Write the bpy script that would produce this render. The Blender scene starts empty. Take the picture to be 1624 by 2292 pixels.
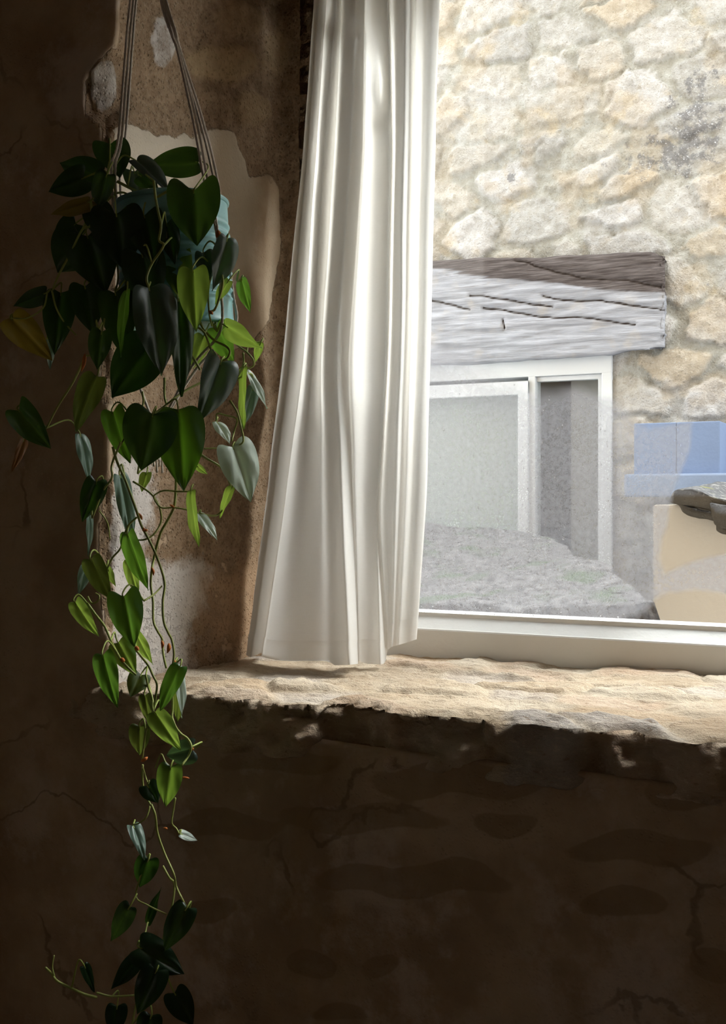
import bpy, bmesh, math, random
import numpy as np
from mathutils import Vector, Matrix

random.seed(7)
rng = np.random.default_rng(7)
SC = bpy.context.scene
COL = SC.collection

# ------------------------------------------------------------------ camera
F, U0, HV = 2500.0, 812.0, 1120.0            # focal length in pixels, centre column, horizon row (1624 x 2292)
YAW = math.atan(0.5)
FW = np.array([-math.sin(YAW), math.cos(YAW), 0.0])
RT = np.array([math.cos(YAW), math.sin(YAW), 0.0])
cam_d = bpy.data.cameras.new('camera')
cam = bpy.data.objects.new('camera', cam_d)
COL.objects.link(cam)
cam.rotation_euler = (math.pi / 2, 0, YAW)
cam_d.sensor_fit = 'VERTICAL'
cam_d.sensor_height = 36.0
cam_d.lens = 36.0 * F / 2292.0
cam_d.shift_y = -(1146.0 - HV) / 2292.0
cam_d.clip_start = 0.05
SC.camera = cam

# ------------------------------------------------------------------ light: an overcast sky
SKY = 6.0
world = bpy.data.worlds.new('sky')
SC.world = world
world.use_nodes = True
wb = world.node_tree.nodes['Background']
wb.inputs[0].default_value = (0.93, 0.97, 1.0, 1)
wb.inputs[1].default_value = SKY
sun_d = bpy.data.lights.new('hazy_sun', 'SUN')
sun_d.energy = 4.1
sun_d.angle = math.radians(32)
sun_d.color = (1.0, 0.975, 0.94)
sun = bpy.data.objects.new('hazy_sun', sun_d)
COL.objects.link(sun)
sun.location = (2, 4, 6)
sun.rotation_euler = Vector((0.58, 0.53, 0.77)).to_track_quat('Z', 'Y').to_euler()

SC.view_settings.view_transform = 'Standard'
SC.view_settings.look = 'None'
SC.view_settings.exposure = 0.55
SC.view_settings.gamma = 1.0
SC.view_settings.use_curve_mapping = False
try:
    SC.cycles.use_denoising = True
    SC.cycles.max_bounces = 14
    SC.cycles.diffuse_bounces = 7
    SC.cycles.transparent_max_bounces = 24
    SC.cycles.sample_clamp_indirect = 6.0
except Exception:
    pass

# ------------------------------------------------------------------ helpers
def ray(u, v):
    return FW + (u - U0) / F * RT + np.array([0, 0, (HV - v) / F])
def PT(u, v, t):                              # point at forward distance t
    return ray(u, v) * t
def PY(u, v, y):                              # point on the plane y = const
    r = ray(u, v)
    return r * (y / r[1])
def uv_of(P):                                 # where world points sit in the photograph
    d = P @ FW
    d = np.where(d < 0.05, 0.05, d)
    return U0 + F * (P @ RT) / d, HV - F * P[:, 2] / d

def _hash(ix, iy, iz, seed):
    h = (ix.astype(np.int64) * 374761393 + iy.astype(np.int64) * 668265263 + iz.astype(np.int64) * 2147483647 + seed * 974634777) & 0xFFFFFFFF
    h = ((h ^ (h >> 13)) * 1274126177) & 0xFFFFFFFF
    h = ((h ^ (h >> 16)) * 2246822519) & 0xFFFFFFFF
    return ((h ^ (h >> 15)) & 0xFFFFFF) / float(0xFFFFFF)
def vnoise(P, s, seed=0):
    Q = P * s
    i = np.floor(Q).astype(np.int64)
    f = Q - i
    f = f * f * f * (f * (f * 6 - 15) + 10)
    out = 0
    for dx in (0, 1):
        for dy in (0, 1):
            for dz in (0, 1):
                w = (f[:, 0] if dx else 1 - f[:, 0]) * (f[:, 1] if dy else 1 - f[:, 1]) * (f[:, 2] if dz else 1 - f[:, 2])
                out = out + w * _hash(i[:, 0] + dx, i[:, 1] + dy, i[:, 2] + dz, seed)
    return out * 2 - 1
def fbm(P, s, octs=4, seed=0, gain=0.5):
    a, o, n = 1.0, 0, 0
    for k in range(octs):
        o = o + a * vnoise(P, s * 2.03 ** k, seed + k * 17)
        n += a
        a *= gain
    return o / n
def sstep(a, b, x):
    t = np.clip((x - a) / (b - a), 0, 1)
    return t * t * (3 - 2 * t)
def sdf(u, v, poly):                          # signed distance to a polygon, positive inside
    d = np.full(u.shape, 1e9)
    ins = np.zeros(u.shape, bool)
    n = len(poly)
    for k in range(n):
        (x1, y1), (x2, y2) = poly[k], poly[(k + 1) % n]
        ex, ey = x2 - x1, y2 - y1
        t = np.clip(((u - x1) * ex + (v - y1) * ey) / (ex * ex + ey * ey + 1e-9), 0, 1)
        d = np.minimum(d, np.hypot(u - x1 - t * ex, v - y1 - t * ey))
        if y1 != y2:
            c = ((y1 > v) != (y2 > v)) & (u < (x2 - x1) * (v - y1) / (y2 - y1) + x1)
            ins ^= c
    return np.where(ins, d, -d)

def add_attr(me, name, arr):
    a = me.attributes.new(name, 'FLOAT_COLOR', 'POINT')
    n = len(me.vertices)
    c = np.ones((n, 4), np.float32)
    arr = np.asarray(arr)
    if arr.ndim == 1:
        arr = arr[:, None]
    c[:, :arr.shape[1]] = arr
    a.data.foreach_set('color', c.ravel())
def co(me):
    a = np.empty(len(me.vertices) * 3, np.float32)
    me.vertices.foreach_get('co', a)
    return a.reshape(-1, 3).astype(np.float64)
def setco(me, P):
    me.vertices.foreach_set('co', np.ascontiguousarray(P, np.float32).ravel())
    me.update()
def norms(me):
    a = np.empty(len(me.vertices) * 3, np.float32)
    me.vertices.foreach_get('normal', a)
    return a.reshape(-1, 3).astype(np.float64)
def smooth(me, on=True):
    me.polygons.foreach_set('use_smooth', np.full(len(me.polygons), on))
    me.update()

def link(name, me, mat=None, parent=None, loc=(0, 0, 0)):
    o = bpy.data.objects.new(name, me)
    COL.objects.link(o)
    o.location = loc
    if mat is not None:
        me.materials.append(mat)
    if parent is not None:
        o.parent = parent
    return o
def thing(name, label, cat, loc=(0, 0, 0), group=None):
    o = bpy.data.objects.new(name, None)
    COL.objects.link(o)
    o.empty_display_size = 0.05
    o.location = loc
    return tag(o, label, cat, group)
def tag(o, label=None, cat=None, group=None, kind=None):
    if label: o['label'] = label
    if cat: o['category'] = cat
    if group: o['group'] = group
    if kind: o['kind'] = kind
    return o
def meshdata(name, V, Fc, sm=True):
    me = bpy.data.meshes.new(name)
    me.from_pydata([tuple(map(float, p)) for p in V], [], [tuple(map(int, f)) for f in Fc])
    me.update()
    if sm: smooth(me)
    return me
def box(bm, x0, x1, y0, y1, z0, z1, bev=0.0):
    vs = [bm.verts.new((x, y, z)) for x in (x0, x1) for y in (y0, y1) for z in (z0, z1)]
    fs = [(0, 1, 3, 2), (4, 6, 7, 5), (0, 4, 5, 1), (2, 3, 7, 6), (0, 2, 6, 4), (1, 5, 7, 3)]
    faces = [bm.faces.new([vs[i] for i in f]) for f in fs]
    if bev > 0:
        ed = list({e for f in faces for e in f.edges})
        bmesh.ops.bevel(bm, geom=ed, offset=bev, segments=2, affect='EDGES', profile=0.6)
def boxmesh(name, boxes, bev=0.0):
    bm = bmesh.new()
    for b in boxes:
        box(bm, *b, bev=bev)
    bmesh.ops.recalc_face_normals(bm, faces=bm.faces)
    me = bpy.data.meshes.new(name)
    bm.to_mesh(me)
    bm.free()
    return me
def voxel(name, me, size):                    # one closed skin round overlapping boxes
    o = bpy.data.objects.new('tmp', me)
    COL.objects.link(o)
    m = o.modifiers.new('r', 'REMESH')
    m.mode = 'VOXEL'
    m.voxel_size = size
    m.use_smooth_shade = True
    dg = bpy.context.evaluated_depsgraph_get()
    out = bpy.data.meshes.new_from_object(o.evaluated_get(dg))
    out.name = name
    bpy.data.objects.remove(o)
    return out
def catmull(pts, n):
    pts = np.asarray(pts, float)
    if len(pts) == 2:
        return pts[0] + (pts[1] - pts[0]) * np.linspace(0, 1, n)[:, None]
    p = np.vstack([2 * pts[0] - pts[1], pts, 2 * pts[-1] - pts[-2]])
    out = []
    m = len(pts) - 1
    for s in np.linspace(0, m - 1e-6, n):
        i = int(s); t = s - i
        a, b, c, d = p[i], p[i + 1], p[i + 2], p[i + 3]
        out.append(0.5 * ((2 * b) + (c - a) * t + (2 * a - 5 * b + 4 * c - d) * t * t + (3 * b - a - 3 * c + d) * t ** 3))
    return np.array(out)
def tube(pts, r, sides=8, cap=True, ripple=0.0, pitch=0.008, strands=3):
    pts = np.asarray(pts, float)
    n = len(pts)
    rr = np.full(n, r) if np.isscalar(r) else np.asarray(r)
    tan = np.gradient(pts, axis=0)
    tan /= np.linalg.norm(tan, axis=1)[:, None] + 1e-12
    ref = np.array([0.31, 0.87, 0.38])
    nrm = ref - tan[0] * (ref @ tan[0]); nrm /= np.linalg.norm(nrm)
    V, Fc = [], []
    L = 0
    for i in range(n):
        if i: L += np.linalg.norm(pts[i] - pts[i - 1])
        nrm = nrm - tan[i] * (nrm @ tan[i]); nrm /= np.linalg.norm(nrm) + 1e-12
        bn = np.cross(tan[i], nrm)
        for k in range(sides):
            a = 2 * math.pi * k / sides
            q = rr[i] * (1 + ripple * math.cos(strands * a + 2 * math.pi * L / pitch))
            V.append(pts[i] + q * (math.cos(a) * nrm + math.sin(a) * bn))
    for i in range(n - 1):
        for k in range(sides):
            k2 = (k + 1) % sides
            Fc.append((i * sides + k, i * sides + k2, (i + 1) * sides + k2, (i + 1) * sides + k))
    if cap:
        Fc.append(tuple(range(sides - 1, -1, -1)))
        Fc.append(tuple((n - 1) * sides + k for k in range(sides)))
    return V, Fc
def lathe(prof, seg=64):
    V, Fc = [], []
    for (r, z) in prof:
        for k in range(seg):
            a = 2 * math.pi * k / seg
            V.append((r * math.cos(a), r * math.sin(a), z))
    for i in range(len(prof) - 1):
        for k in range(seg):
            k2 = (k + 1) % seg
            Fc.append((i * seg + k, i * seg + k2, (i + 1) * seg + k2, (i + 1) * seg + k))
    return V, Fc

# ------------------------------------------------------------------ material helper
class NT:
    def __init__(s, name):
        s.m = bpy.data.materials.new(name)
        s.m.use_nodes = True
        s.t = s.m.node_tree
        s.n = s.t.nodes
        s.b = s.n['Principled BSDF']
        s.out = s.n['Material Output']
    def new(s, typ, **kw):
        n = s.n.new(typ)
        for k, v in kw.items():
            setattr(n, k, v)
        return n
    def put(s, sock, v):
        if hasattr(v, 'is_linked') or isinstance(v, bpy.types.NodeSocket):
            s.t.links.new(v, sock)
        else:
            if isinstance(v, (tuple, list)) and len(v) == 3 and sock.type == 'RGBA':
                v = (*v, 1)
            sock.default_value = v
    def coord(s):
        return s.new('ShaderNodeTexCoord').outputs['Object']
    def mapping(s, vec, scale=(1, 1, 1), loc=(0, 0, 0)):
        m = s.new('ShaderNodeMapping')
        s.put(m.inputs['Vector'], vec)
        m.inputs['Scale'].default_value = scale
        m.inputs['Location'].default_value = loc
        return m.outputs[0]
    def noise(s, vec, scale, detail=5, rough=0.55, dist=0.0):
        n = s.new('ShaderNodeTexNoise')
        s.put(n.inputs['Vector'], vec)
        n.inputs['Scale'].default_value = scale
        n.inputs['Detail'].default_value = detail
        n.inputs['Roughness'].default_value = rough
        n.inputs['Distortion'].default_value = dist
        return n.outputs['Fac']
    def voro(s, vec, scale, feature='F1', out='Distance', rnd=1.0):
        n = s.new('ShaderNodeTexVoronoi', feature=feature)
        s.put(n.inputs['Vector'], vec)
        n.inputs['Scale'].default_value = scale
        n.inputs['Randomness'].default_value = rnd
        return n.outputs[out]
    def ramp(s, fac, a, b, inv=False):
        n = s.new('ShaderNodeMapRange', interpolation_type='SMOOTHSTEP')
        s.put(n.inputs['Value'], fac)
        s.put(n.inputs['From Min'], a)
        s.put(n.inputs['From Max'], b)
        n.inputs['To Min'].default_value = 1.0 if inv else 0.0
        n.inputs['To Max'].default_value = 0.0 if inv else 1.0
        return n.outputs[0]
    def math(s, op, a, b=0.0):
        n = s.new('ShaderNodeMath', operation=op)
        s.put(n.inputs[0], a)
        s.put(n.inputs[1], b)
        return n.outputs[0]
    def mix(s, fac, a, b, blend='MIX'):
        n = s.new('ShaderNodeMix', data_type='RGBA', blend_type=blend)
        s.put(n.inputs['Factor'], fac)
        s.put(n.inputs[6], a)
        s.put(n.inputs[7], b)
        return n.outputs[2]
    def attr(s, name):
        n = s.new('ShaderNodeAttribute', attribute_name=name)
        return n.outputs['Color']
    def sep(s, c):
        n = s.new('ShaderNodeSeparateColor')
        s.put(n.inputs[0], c)
        return n.outputs
    def bump(s, h, dist, strength=1.0, normal=None):
        n = s.new('ShaderNodeBump')
        s.put(n.inputs['Height'], h)
        n.inputs['Distance'].default_value = dist
        n.inputs['Strength'].default_value = strength
        if normal is not None: s.put(n.inputs['Normal'], normal)
        return n.outputs[0]
    def done(s, col=None, rough=0.8, normal=None, spec=0.3, **kw):
        if col is not None: s.put(s.b.inputs['Base Color'], col)
        s.put(s.b.inputs['Roughness'], rough)
        s.put(s.b.inputs['Specular IOR Level'], spec)
        if normal is not None: s.put(s.b.inputs['Normal'], normal)
        for k, v in kw.items():
            s.put(s.b.inputs[k], v)
        return s.m

def m_plain(name, col, rough=0.7, var=0.12, scale=20, bump=0.0, spec=0.3):
    t = NT(name)
    c = t.coord()
    n = t.noise(c, scale)
    cc = t.mix(n, tuple(x * (1 - var) for x in col), tuple(min(1, x * (1 + var)) for x in col))
    nm = t.bump(t.noise(c, scale * 6), bump) if bump else None
    return t.done(cc, rough, nm, spec)

def m_wall():
    t = NT('old_lime_plaster')
    c = t.coord()
    s = t.sep(t.attr('masks'))
    s2 = t.sep(t.attr('stains'))
    n1 = t.noise(c, 9, 6); n2 = t.noise(c, 55, 6, 0.65); n3 = t.noise(c, 240, 4, 0.7)
    pl = t.ramp(t.math('ADD', s[0], t.math('MULTIPLY', t.math('SUBTRACT', n2, 0.5), 0.35)), 0.47, 0.53)
    rough = t.mix(n1, (0.29, 0.19, 0.115), (0.52, 0.38, 0.25))
    rough = t.mix(t.ramp(n2, 0.35, 0.7), t.mix(1.0, rough, (0.66, 0.62, 0.58), 'MULTIPLY'), rough)
    rough = t.mix(t.ramp(n3, 0.5, 0.75), rough, t.mix(0.5, rough, (0.5, 0.42, 0.33)))
    pla = t.mix(t.ramp(n1, 0.3, 0.7), (0.38, 0.265, 0.17), (0.52, 0.40, 0.28))
    pla = t.mix(t.math('MULTIPLY', t.ramp(t.noise(c, 3.2, 6, 0.6), 0.48, 0.66), 0.5), pla, (0.33, 0.235, 0.17))
    mot = t.ramp(t.noise(c, 6.5, 8, 0.68), 0.50, 0.66)
    pla = t.mix(t.math('MULTIPLY', mot, 0.65), pla, (0.60, 0.50, 0.42))
    wn = t.new('ShaderNodeTexNoise'); t.put(wn.inputs['Vector'], c); wn.inputs['Scale'].default_value = 7.0; wn.inputs['Detail'].default_value = 5.0
    wv = t.new('ShaderNodeVectorMath', operation='MULTIPLY_ADD')
    t.put(wv.inputs[0], wn.outputs['Color']); wv.inputs[1].default_value = (0.22, 0.22, 0.22); t.put(wv.inputs[2], c)
    crk = t.math('MULTIPLY', t.ramp(t.voro(t.mapping(wv.outputs[0], (1, 1, 1.7)), 2.6, 'DISTANCE_TO_EDGE'), 0.004, 0.016, True), t.ramp(t.noise(c, 4.3, 3), 0.50, 0.60))
    pla = t.mix(t.math('MULTIPLY', crk, 0.45), pla, (0.09, 0.055, 0.03))
    col = t.mix(pl, rough, pla)
    cream = t.ramp(t.math('ADD', s[1], t.math('MULTIPLY', t.math('SUBTRACT', n1, 0.5), 0.5)), 0.25, 0.75)
    col = t.mix(t.math('MULTIPLY', cream, pl), col, t.mix(n2, (0.56, 0.47, 0.36), (0.66, 0.57, 0.45)))
    grey = t.ramp(t.math('ADD', s[2], t.math('MULTIPLY', t.math('SUBTRACT', n2, 0.5), 0.9)), 0.3, 0.75)
    col = t.mix(grey, col, t.mix(n2, (0.44, 0.39, 0.35), (0.70, 0.65, 0.60)))
    warm = t.ramp(t.math('ADD', s2[0], t.math('MULTIPLY', t.math('SUBTRACT', n1, 0.5), 0.8)), 0.3, 0.9)
    col = t.mix(warm, col, t.mix(n2, (0.36, 0.225, 0.13), (0.56, 0.39, 0.25)))
    stone = t.ramp(t.math('ADD', s2[1], t.math('MULTIPLY', t.math('SUBTRACT', n2, 0.5), 0.35)), 0.4, 0.6)
    col = t.mix(t.math('MULTIPLY', stone, 0.5), col, t.mix(n2, (0.22, 0.14, 0.075), (0.34, 0.235, 0.135)))
    col = t.mix(t.math('MULTIPLY', s2[2], 0.8), col, t.mix(n2, (0.34, 0.22, 0.11), (0.56, 0.42, 0.25)))
    h = t.math('ADD', t.math('MULTIPLY', n2, 0.55), t.math('MULTIPLY', n3, 0.45))
    pit = t.ramp(t.voro(c, 170), 0.12, 0.38)
    h = t.math('ADD', h, t.math('MULTIPLY', pit, 0.35))
    smoothness = t.math('MAXIMUM', pl, t.math('MULTIPLY', grey, 0.6))
    amp = t.math('SUBTRACT', 1.0, t.math('MULTIPLY', smoothness, 0.86))
    nm = t.bump(t.math('MULTIPLY', h, amp), 0.006, 1.0)
    return t.done(col, 0.93, nm, 0.12)

def m_sill():
    t = NT('limestone_sill')
    c = t.coord()
    a = t.attr('col')
    n1 = t.noise(c, 14, 6); n2 = t.noise(t.mapping(c, (1, 1.7, 2.5)), 60, 6, 0.65); n3 = t.noise(c, 260, 4, 0.7)
    col = t.mix(t.ramp(n1, 0.25, 0.75), t.mix(1.0, a, (0.80, 0.74, 0.68), 'MULTIPLY'), a)
    col = t.mix(t.ramp(n2, 0.52, 0.72), col, t.mix(0.6, col, (0.74, 0.64, 0.51)))
    col = t.mix(t.ramp(n2, 0.30, 0.42, True), col, t.mix(0.6, col, (0.30, 0.19, 0.11)))
    col = t.mix(t.ramp(n3, 0.6, 0.8), col, (0.76, 0.68, 0.57))
    h = t.math('ADD', t.math('MULTIPLY', n2, 0.6), t.math('MULTIPLY', n3, 0.4))
    return t.done(col, 0.9, t.bump(h, 0.007, 1.0), 0.15)

def m_rubble():
    t = NT('rubble_limestone')
    c = t.coord()
    a = t.attr('col')
    k = t.sep(t.attr('lichen'))
    n1 = t.noise(c, 8, 6, 0.6); n2 = t.noise(c, 38, 6, 0.65); n3 = t.noise(c, 150, 3, 0.6)
    col = t.mix(t.ramp(n2, 0.3, 0.72), t.mix(1.0, a, (0.80, 0.77, 0.72), 'MULTIPLY'), a)
    col = t.mix(t.math('MULTIPLY', t.ramp(n1, 0.56, 0.70), 0.35), col, (0.42, 0.33, 0.20))
    col = t.mix(t.math('MULTIPLY', t.ramp(n3, 0.60, 0.72), 0.5), col, (0.52, 0.51, 0.47))
    col = t.mix(t.math('MULTIPLY', t.ramp(n3, 0.30, 0.40, True), 0.6), col, (0.17, 0.145, 0.11))
    n4 = t.noise(c, 20, 8, 0.72)
    li = t.ramp(t.math('ADD', k[0], t.math('MULTIPLY', t.math('SUBTRACT', n4, 0.5), 2.6)), 0.72, 1.05)
    col = t.mix(t.math('MULTIPLY', li, 0.8), col, t.mix(t.ramp(n3, 0.58, 0.68), (0.13, 0.125, 0.13), (0.50, 0.51, 0.54)))
    col = t.mix(t.math('MULTIPLY', t.ramp(n4, 0.30, 0.40, True), 0.6), col, (0.20, 0.17, 0.12))
    h = t.math('ADD', t.math('MULTIPLY', n2, 0.65), t.math('MULTIPLY', n3, 0.35))
    return t.done(col, 0.92, t.bump(h, 0.016, 1.0), 0.12)

def m_timber():
    t = NT('weathered_oak')
    c = t.coord()
    w = t.sep(t.attr('wet'))
    g = t.mapping(c, (2.2, 16, 34))
    n1 = t.noise(g, 2.2, 8, 0.65, 0.6); n2 = t.noise(t.mapping(c, (5, 40, 120)), 2.0, 5, 0.6, 0.3); n3 = t.noise(c, 14, 5)
    col = t.mix(t.ramp(n1, 0.25, 0.75), (0.17, 0.172, 0.19), (0.33, 0.335, 0.365))
    col = t.mix(t.math('MULTIPLY', t.ramp(n2, 0.28, 0.42, True), 0.7), col, (0.13, 0.115, 0.115))
    col = t.mix(t.math('MULTIPLY', t.ramp(n3, 0.55, 0.75), 0.35), col, (0.36, 0.32, 0.27))
    wet = t.ramp(t.math('ADD', w[0], t.math('MULTIPLY', t.math('SUBTRACT', n1, 0.5), 1.3)), 0.42, 0.75)
    col = t.mix(t.math('MULTIPLY', wet, 0.95), col, t.mix(t.ramp(n2, 0.3, 0.75), (0.028, 0.019, 0.016), (0.12, 0.10, 0.095)))
    col = t.mix(t.ramp(w[1], 0.3, 0.8), col, (0.035, 0.026, 0.022))
    h = t.math('ADD', t.math('MULTIPLY', n1, 0.5), t.math('MULTIPLY', n2, 0.5))
    return t.done(col, 0.85, t.bump(h, 0.008, 0.9), 0.2)

def m_cloth():
    t = NT('white_cotton')
    c = t.coord()
    wx = t.noise(t.mapping(c, (900, 900, 60)), 1.0, 2); wz = t.noise(t.mapping(c, (60, 60, 900)), 1.0, 2)
    wv = t.math('ADD', wx, wz)
    col = t.mix(t.ramp(wv, 0.7, 1.3), (0.83, 0.815, 0.785), (0.85, 0.835, 0.81))
    nm = None
    t.done(col, 0.95, nm, 0.05)
    tr = t.new('ShaderNodeBsdfTranslucent')
    t.put(tr.inputs['Color'], t.mix(t.ramp(wv, 0.7, 1.3), (0.84, 0.82, 0.78), (0.86, 0.84, 0.81)))
    mx = t.new('ShaderNodeMixShader')
    mx.inputs[0].default_value = 0.42
    t.t.links.new(t.b.outputs[0], mx.inputs[1])
    t.t.links.new(tr.outputs[0], mx.inputs[2])
    t.t.links.new(mx.outputs[0], t.out.inputs[0])
    return t.m

def m_leaf():
    t = NT('leaf_skin')
    a = t.attr('col')
    c = t.coord()
    n = t.noise(c, 90, 4)
    col = t.mix(n, t.mix(1.0, a, (0.8, 0.85, 0.8), 'MULTIPLY'), a)
    t.done(col, 0.40, None, 0.7)
    tr = t.new('ShaderNodeBsdfTranslucent')
    t.put(tr.inputs['Color'], t.mix(1.0, t.attr('glow'), (1, 1, 1), 'MULTIPLY'))
    mx = t.new('ShaderNodeMixShader')
    mx.inputs[0].default_value = 0.5
    t.t.links.new(t.b.outputs[0], mx.inputs[1])
    t.t.links.new(tr.outputs[0], mx.inputs[2])
    t.t.links.new(mx.outputs[0], t.out.inputs[0])
    return t.m

def m_glass(name, tint=(0.97, 0.985, 0.98), mn=0.02):
    t = NT(name)
    tp = t.new('ShaderNodeBsdfTransparent'); tp.inputs[0].default_value = (*tint, 1)
    gl = t.new('ShaderNodeBsdfGlossy'); gl.inputs['Roughness'].default_value = 0.02
    lw = t.new('ShaderNodeLayerWeight'); lw.inputs[0].default_value = 0.5
    mx = t.new('ShaderNodeMixShader')
    t.put(mx.inputs[0], t.math('ADD', 0.02, t.math('MULTIPLY', t.math('POWER', lw.outputs['Facing'], 5.0), 0.6)))
    t.t.links.new(tp.outputs[0], mx.inputs[1])
    t.t.links.new(gl.outputs[0], mx.inputs[2])
    t.t.links.new(mx.outputs[0], t.out.inputs[0])
    return t.m

def m_mist():
    t = NT('condensation')
    c = t.coord()
    k = t.sep(t.attr('fog'))
    n1 = t.noise(c, 14, 5); n2 = t.noise(c, 120, 3)
    m = t.ramp(t.math('ADD', k[0], t.math('MULTIPLY', t.math('SUBTRACT', n1, 0.5), 0.25)), 0.25, 0.75)
    d1 = t.voro(c, 330); d2 = t.voro(c, 900)
    pk = t.ramp(t.noise(c, 26, 4, 0.6), 0.42, 0.62)
    clear = t.math('MULTIPLY', t.ramp(d1, 0.16, 0.36, True), t.math('MULTIPLY', pk, k[1]))
    clear2 = t.math('MULTIPLY', t.ramp(d2, 0.12, 0.40, True), t.math('MULTIPLY', k[1], 0.55))
    dens = t.math('MULTIPLY', m, t.math('ADD', t.math('ADD', 0.28, t.math('MULTIPLY', n1, 0.22)), t.math('MULTIPLY', n2, 0.34)))
    dens = t.math('MULTIPLY', dens, t.math('SUBTRACT', 1.0, t.math('MULTIPLY', t.math('MAXIMUM', clear, clear2), 0.9)))
    rim = t.math('MAXIMUM', dens, t.math('MULTIPLY', k[2], t.ramp(n2, 0.35, 0.6)))
    tp = t.new('ShaderNodeBsdfTransparent')
    tr = t.new('ShaderNodeBsdfTranslucent'); tr.inputs[0].default_value = (0.235, 0.23, 0.245, 1)
    df = t.new('ShaderNodeBsdfDiffuse'); df.inputs[0].default_value = (0.5, 0.5, 0.52, 1)
    m1 = t.new('ShaderNodeMixShader'); m1.inputs[0].default_value = 0.2
    t.t.links.new(tr.outputs[0], m1.inputs[1]); t.t.links.new(df.outputs[0], m1.inputs[2])
    mx = t.new('ShaderNodeMixShader')
    t.put(mx.inputs[0], rim)
    t.t.links.new(tp.outputs[0], mx.inputs[1]); t.t.links.new(m1.outputs[0], mx.inputs[2])
    t.t.links.new(mx.outputs[0], t.out.inputs[0])
    return t.m

def m_can():
    t = NT('turquoise_paint')
    c = t.coord()
    n = t.noise(c, 30, 5); n2 = t.noise(c, 420, 2)
    col = t.mix(n, (0.20, 0.44, 0.46), (0.25, 0.52, 0.54))
    col = t.mix(t.ramp(n2, 0.70, 0.76), col, (0.10, 0.16, 0.16))
    return t.done(col, 0.38, None, 0.5)

M_WALL, M_SILL, M_RUB, M_TIM, M_CLOTH, M_LEAF = m_wall(), m_sill(), m_rubble(), m_timber(), m_cloth(), m_leaf()
M_GLASS, M_MIST, M_CAN = m_glass('window_glass'), m_mist(), m_can()
M_WHITE = m_plain('white_gloss_paint', (0.80, 0.79, 0.76), 0.35, 0.04, 12, 0.0006, 0.4)
M_WHITE2 = m_plain('white_outdoor_paint', (0.50, 0.51, 0.52), 0.45, 0.04, 8, 0.0008)
M_ROOM = m_plain('dim_plaster', (0.46, 0.36, 0.26), 0.95, 0.25, 5, 0.004, 0.1)
M_FLOOR = m_plain('flagstone', (0.36, 0.28, 0.20), 0.8, 0.25, 6, 0.003, 0.2)
M_STEM = m_plain('green_stem', (0.32, 0.36, 0.10), 0.5, 0.3, 60)
M_STALK = m_plain('leaf_stalk_green', (0.30, 0.36, 0.08), 0.5, 0.25, 60)
M_SHEATH = m_plain('dry_sheath', (0.55, 0.17, 0.04), 0.7, 0.35, 120)
M_ROPE = m_plain('cotton_cord', (0.60, 0.53, 0.46), 0.95, 0.1, 300, 0.0006, 0.05)
M_SOIL = m_plain('potting_soil', (0.05, 0.035, 0.022), 0.95, 0.5, 120, 0.004, 0.1)
M_RENDER = m_plain('beige_render', (0.40, 0.345, 0.275), 0.9, 0.04, 10, 0.001, 0.15)
M_BLUE = m_plain('blue_paint', (0.15, 0.20, 0.315), 0.6, 0.10, 14, 0.001)
M_BLUE2 = m_plain('pale_blue_paint', (0.205, 0.255, 0.36), 0.6, 0.10, 14, 0.001)
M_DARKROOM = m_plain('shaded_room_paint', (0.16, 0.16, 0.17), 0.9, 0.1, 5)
M_PANE_SHEEN = m_plain('painted_pane_sheen', (0.36, 0.375, 0.36), 0.9, 0.08, 6)  # pale grey of the pane's reflection and mist, painted on a sheet
M_PLANK = m_plain('inner_panel', (0.25, 0.24, 0.23), 0.8, 0.08, 6)
M_GROUND = m_plain('yard_gravel', (0.30, 0.28, 0.25), 0.95, 0.3, 30, 0.006, 0.1)
M_GRIME = m_plain('putty_grime', (0.14, 0.10, 0.06), 0.9, 0.6, 160, 0.001, 0.1)

def m_slate():
    t = NT('stone_slate')
    c = t.coord()
    n1 = t.noise(c, 12, 6, 0.6); n2 = t.noise(c, 60, 5, 0.6)
    col = t.mix(n1, (0.035, 0.028, 0.020), (0.11, 0.09, 0.065))
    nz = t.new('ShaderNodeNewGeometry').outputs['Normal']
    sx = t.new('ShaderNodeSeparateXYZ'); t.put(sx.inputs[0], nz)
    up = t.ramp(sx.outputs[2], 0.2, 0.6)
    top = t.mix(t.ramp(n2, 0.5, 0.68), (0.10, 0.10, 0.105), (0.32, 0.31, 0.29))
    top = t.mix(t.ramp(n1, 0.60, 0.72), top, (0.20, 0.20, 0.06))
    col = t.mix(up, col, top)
    return t.done(col, 0.9, t.bump(n2, 0.008, 1.0), 0.15)
def m_moss():
    t = NT('mossy_stone')
    c = t.coord()
    n1 = t.noise(c, 7, 6, 0.6); n2 = t.noise(c, 45, 5, 0.6)
    col = t.mix(t.ramp(n2, 0.3, 0.7), (0.075, 0.07, 0.07), (0.22, 0.21, 0.21))
    col = t.mix(t.ramp(n1, 0.52, 0.66), col, (0.085, 0.11, 0.07))
    return t.done(col, 0.95, t.bump(n2, 0.01, 1.0), 0.1)
M_SLATE, M_MOSS = m_slate(), m_moss()

# ================================================================== THE SETTING
WY = 1.30                                     # room face of the window wall
ZS = -0.268                                   # sill top
FLOOR_Z, CEIL_Z = -1.10, 1.35
HX0, HX1, HZ1 = -1.07, 0.30, 0.98             # opening

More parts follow.
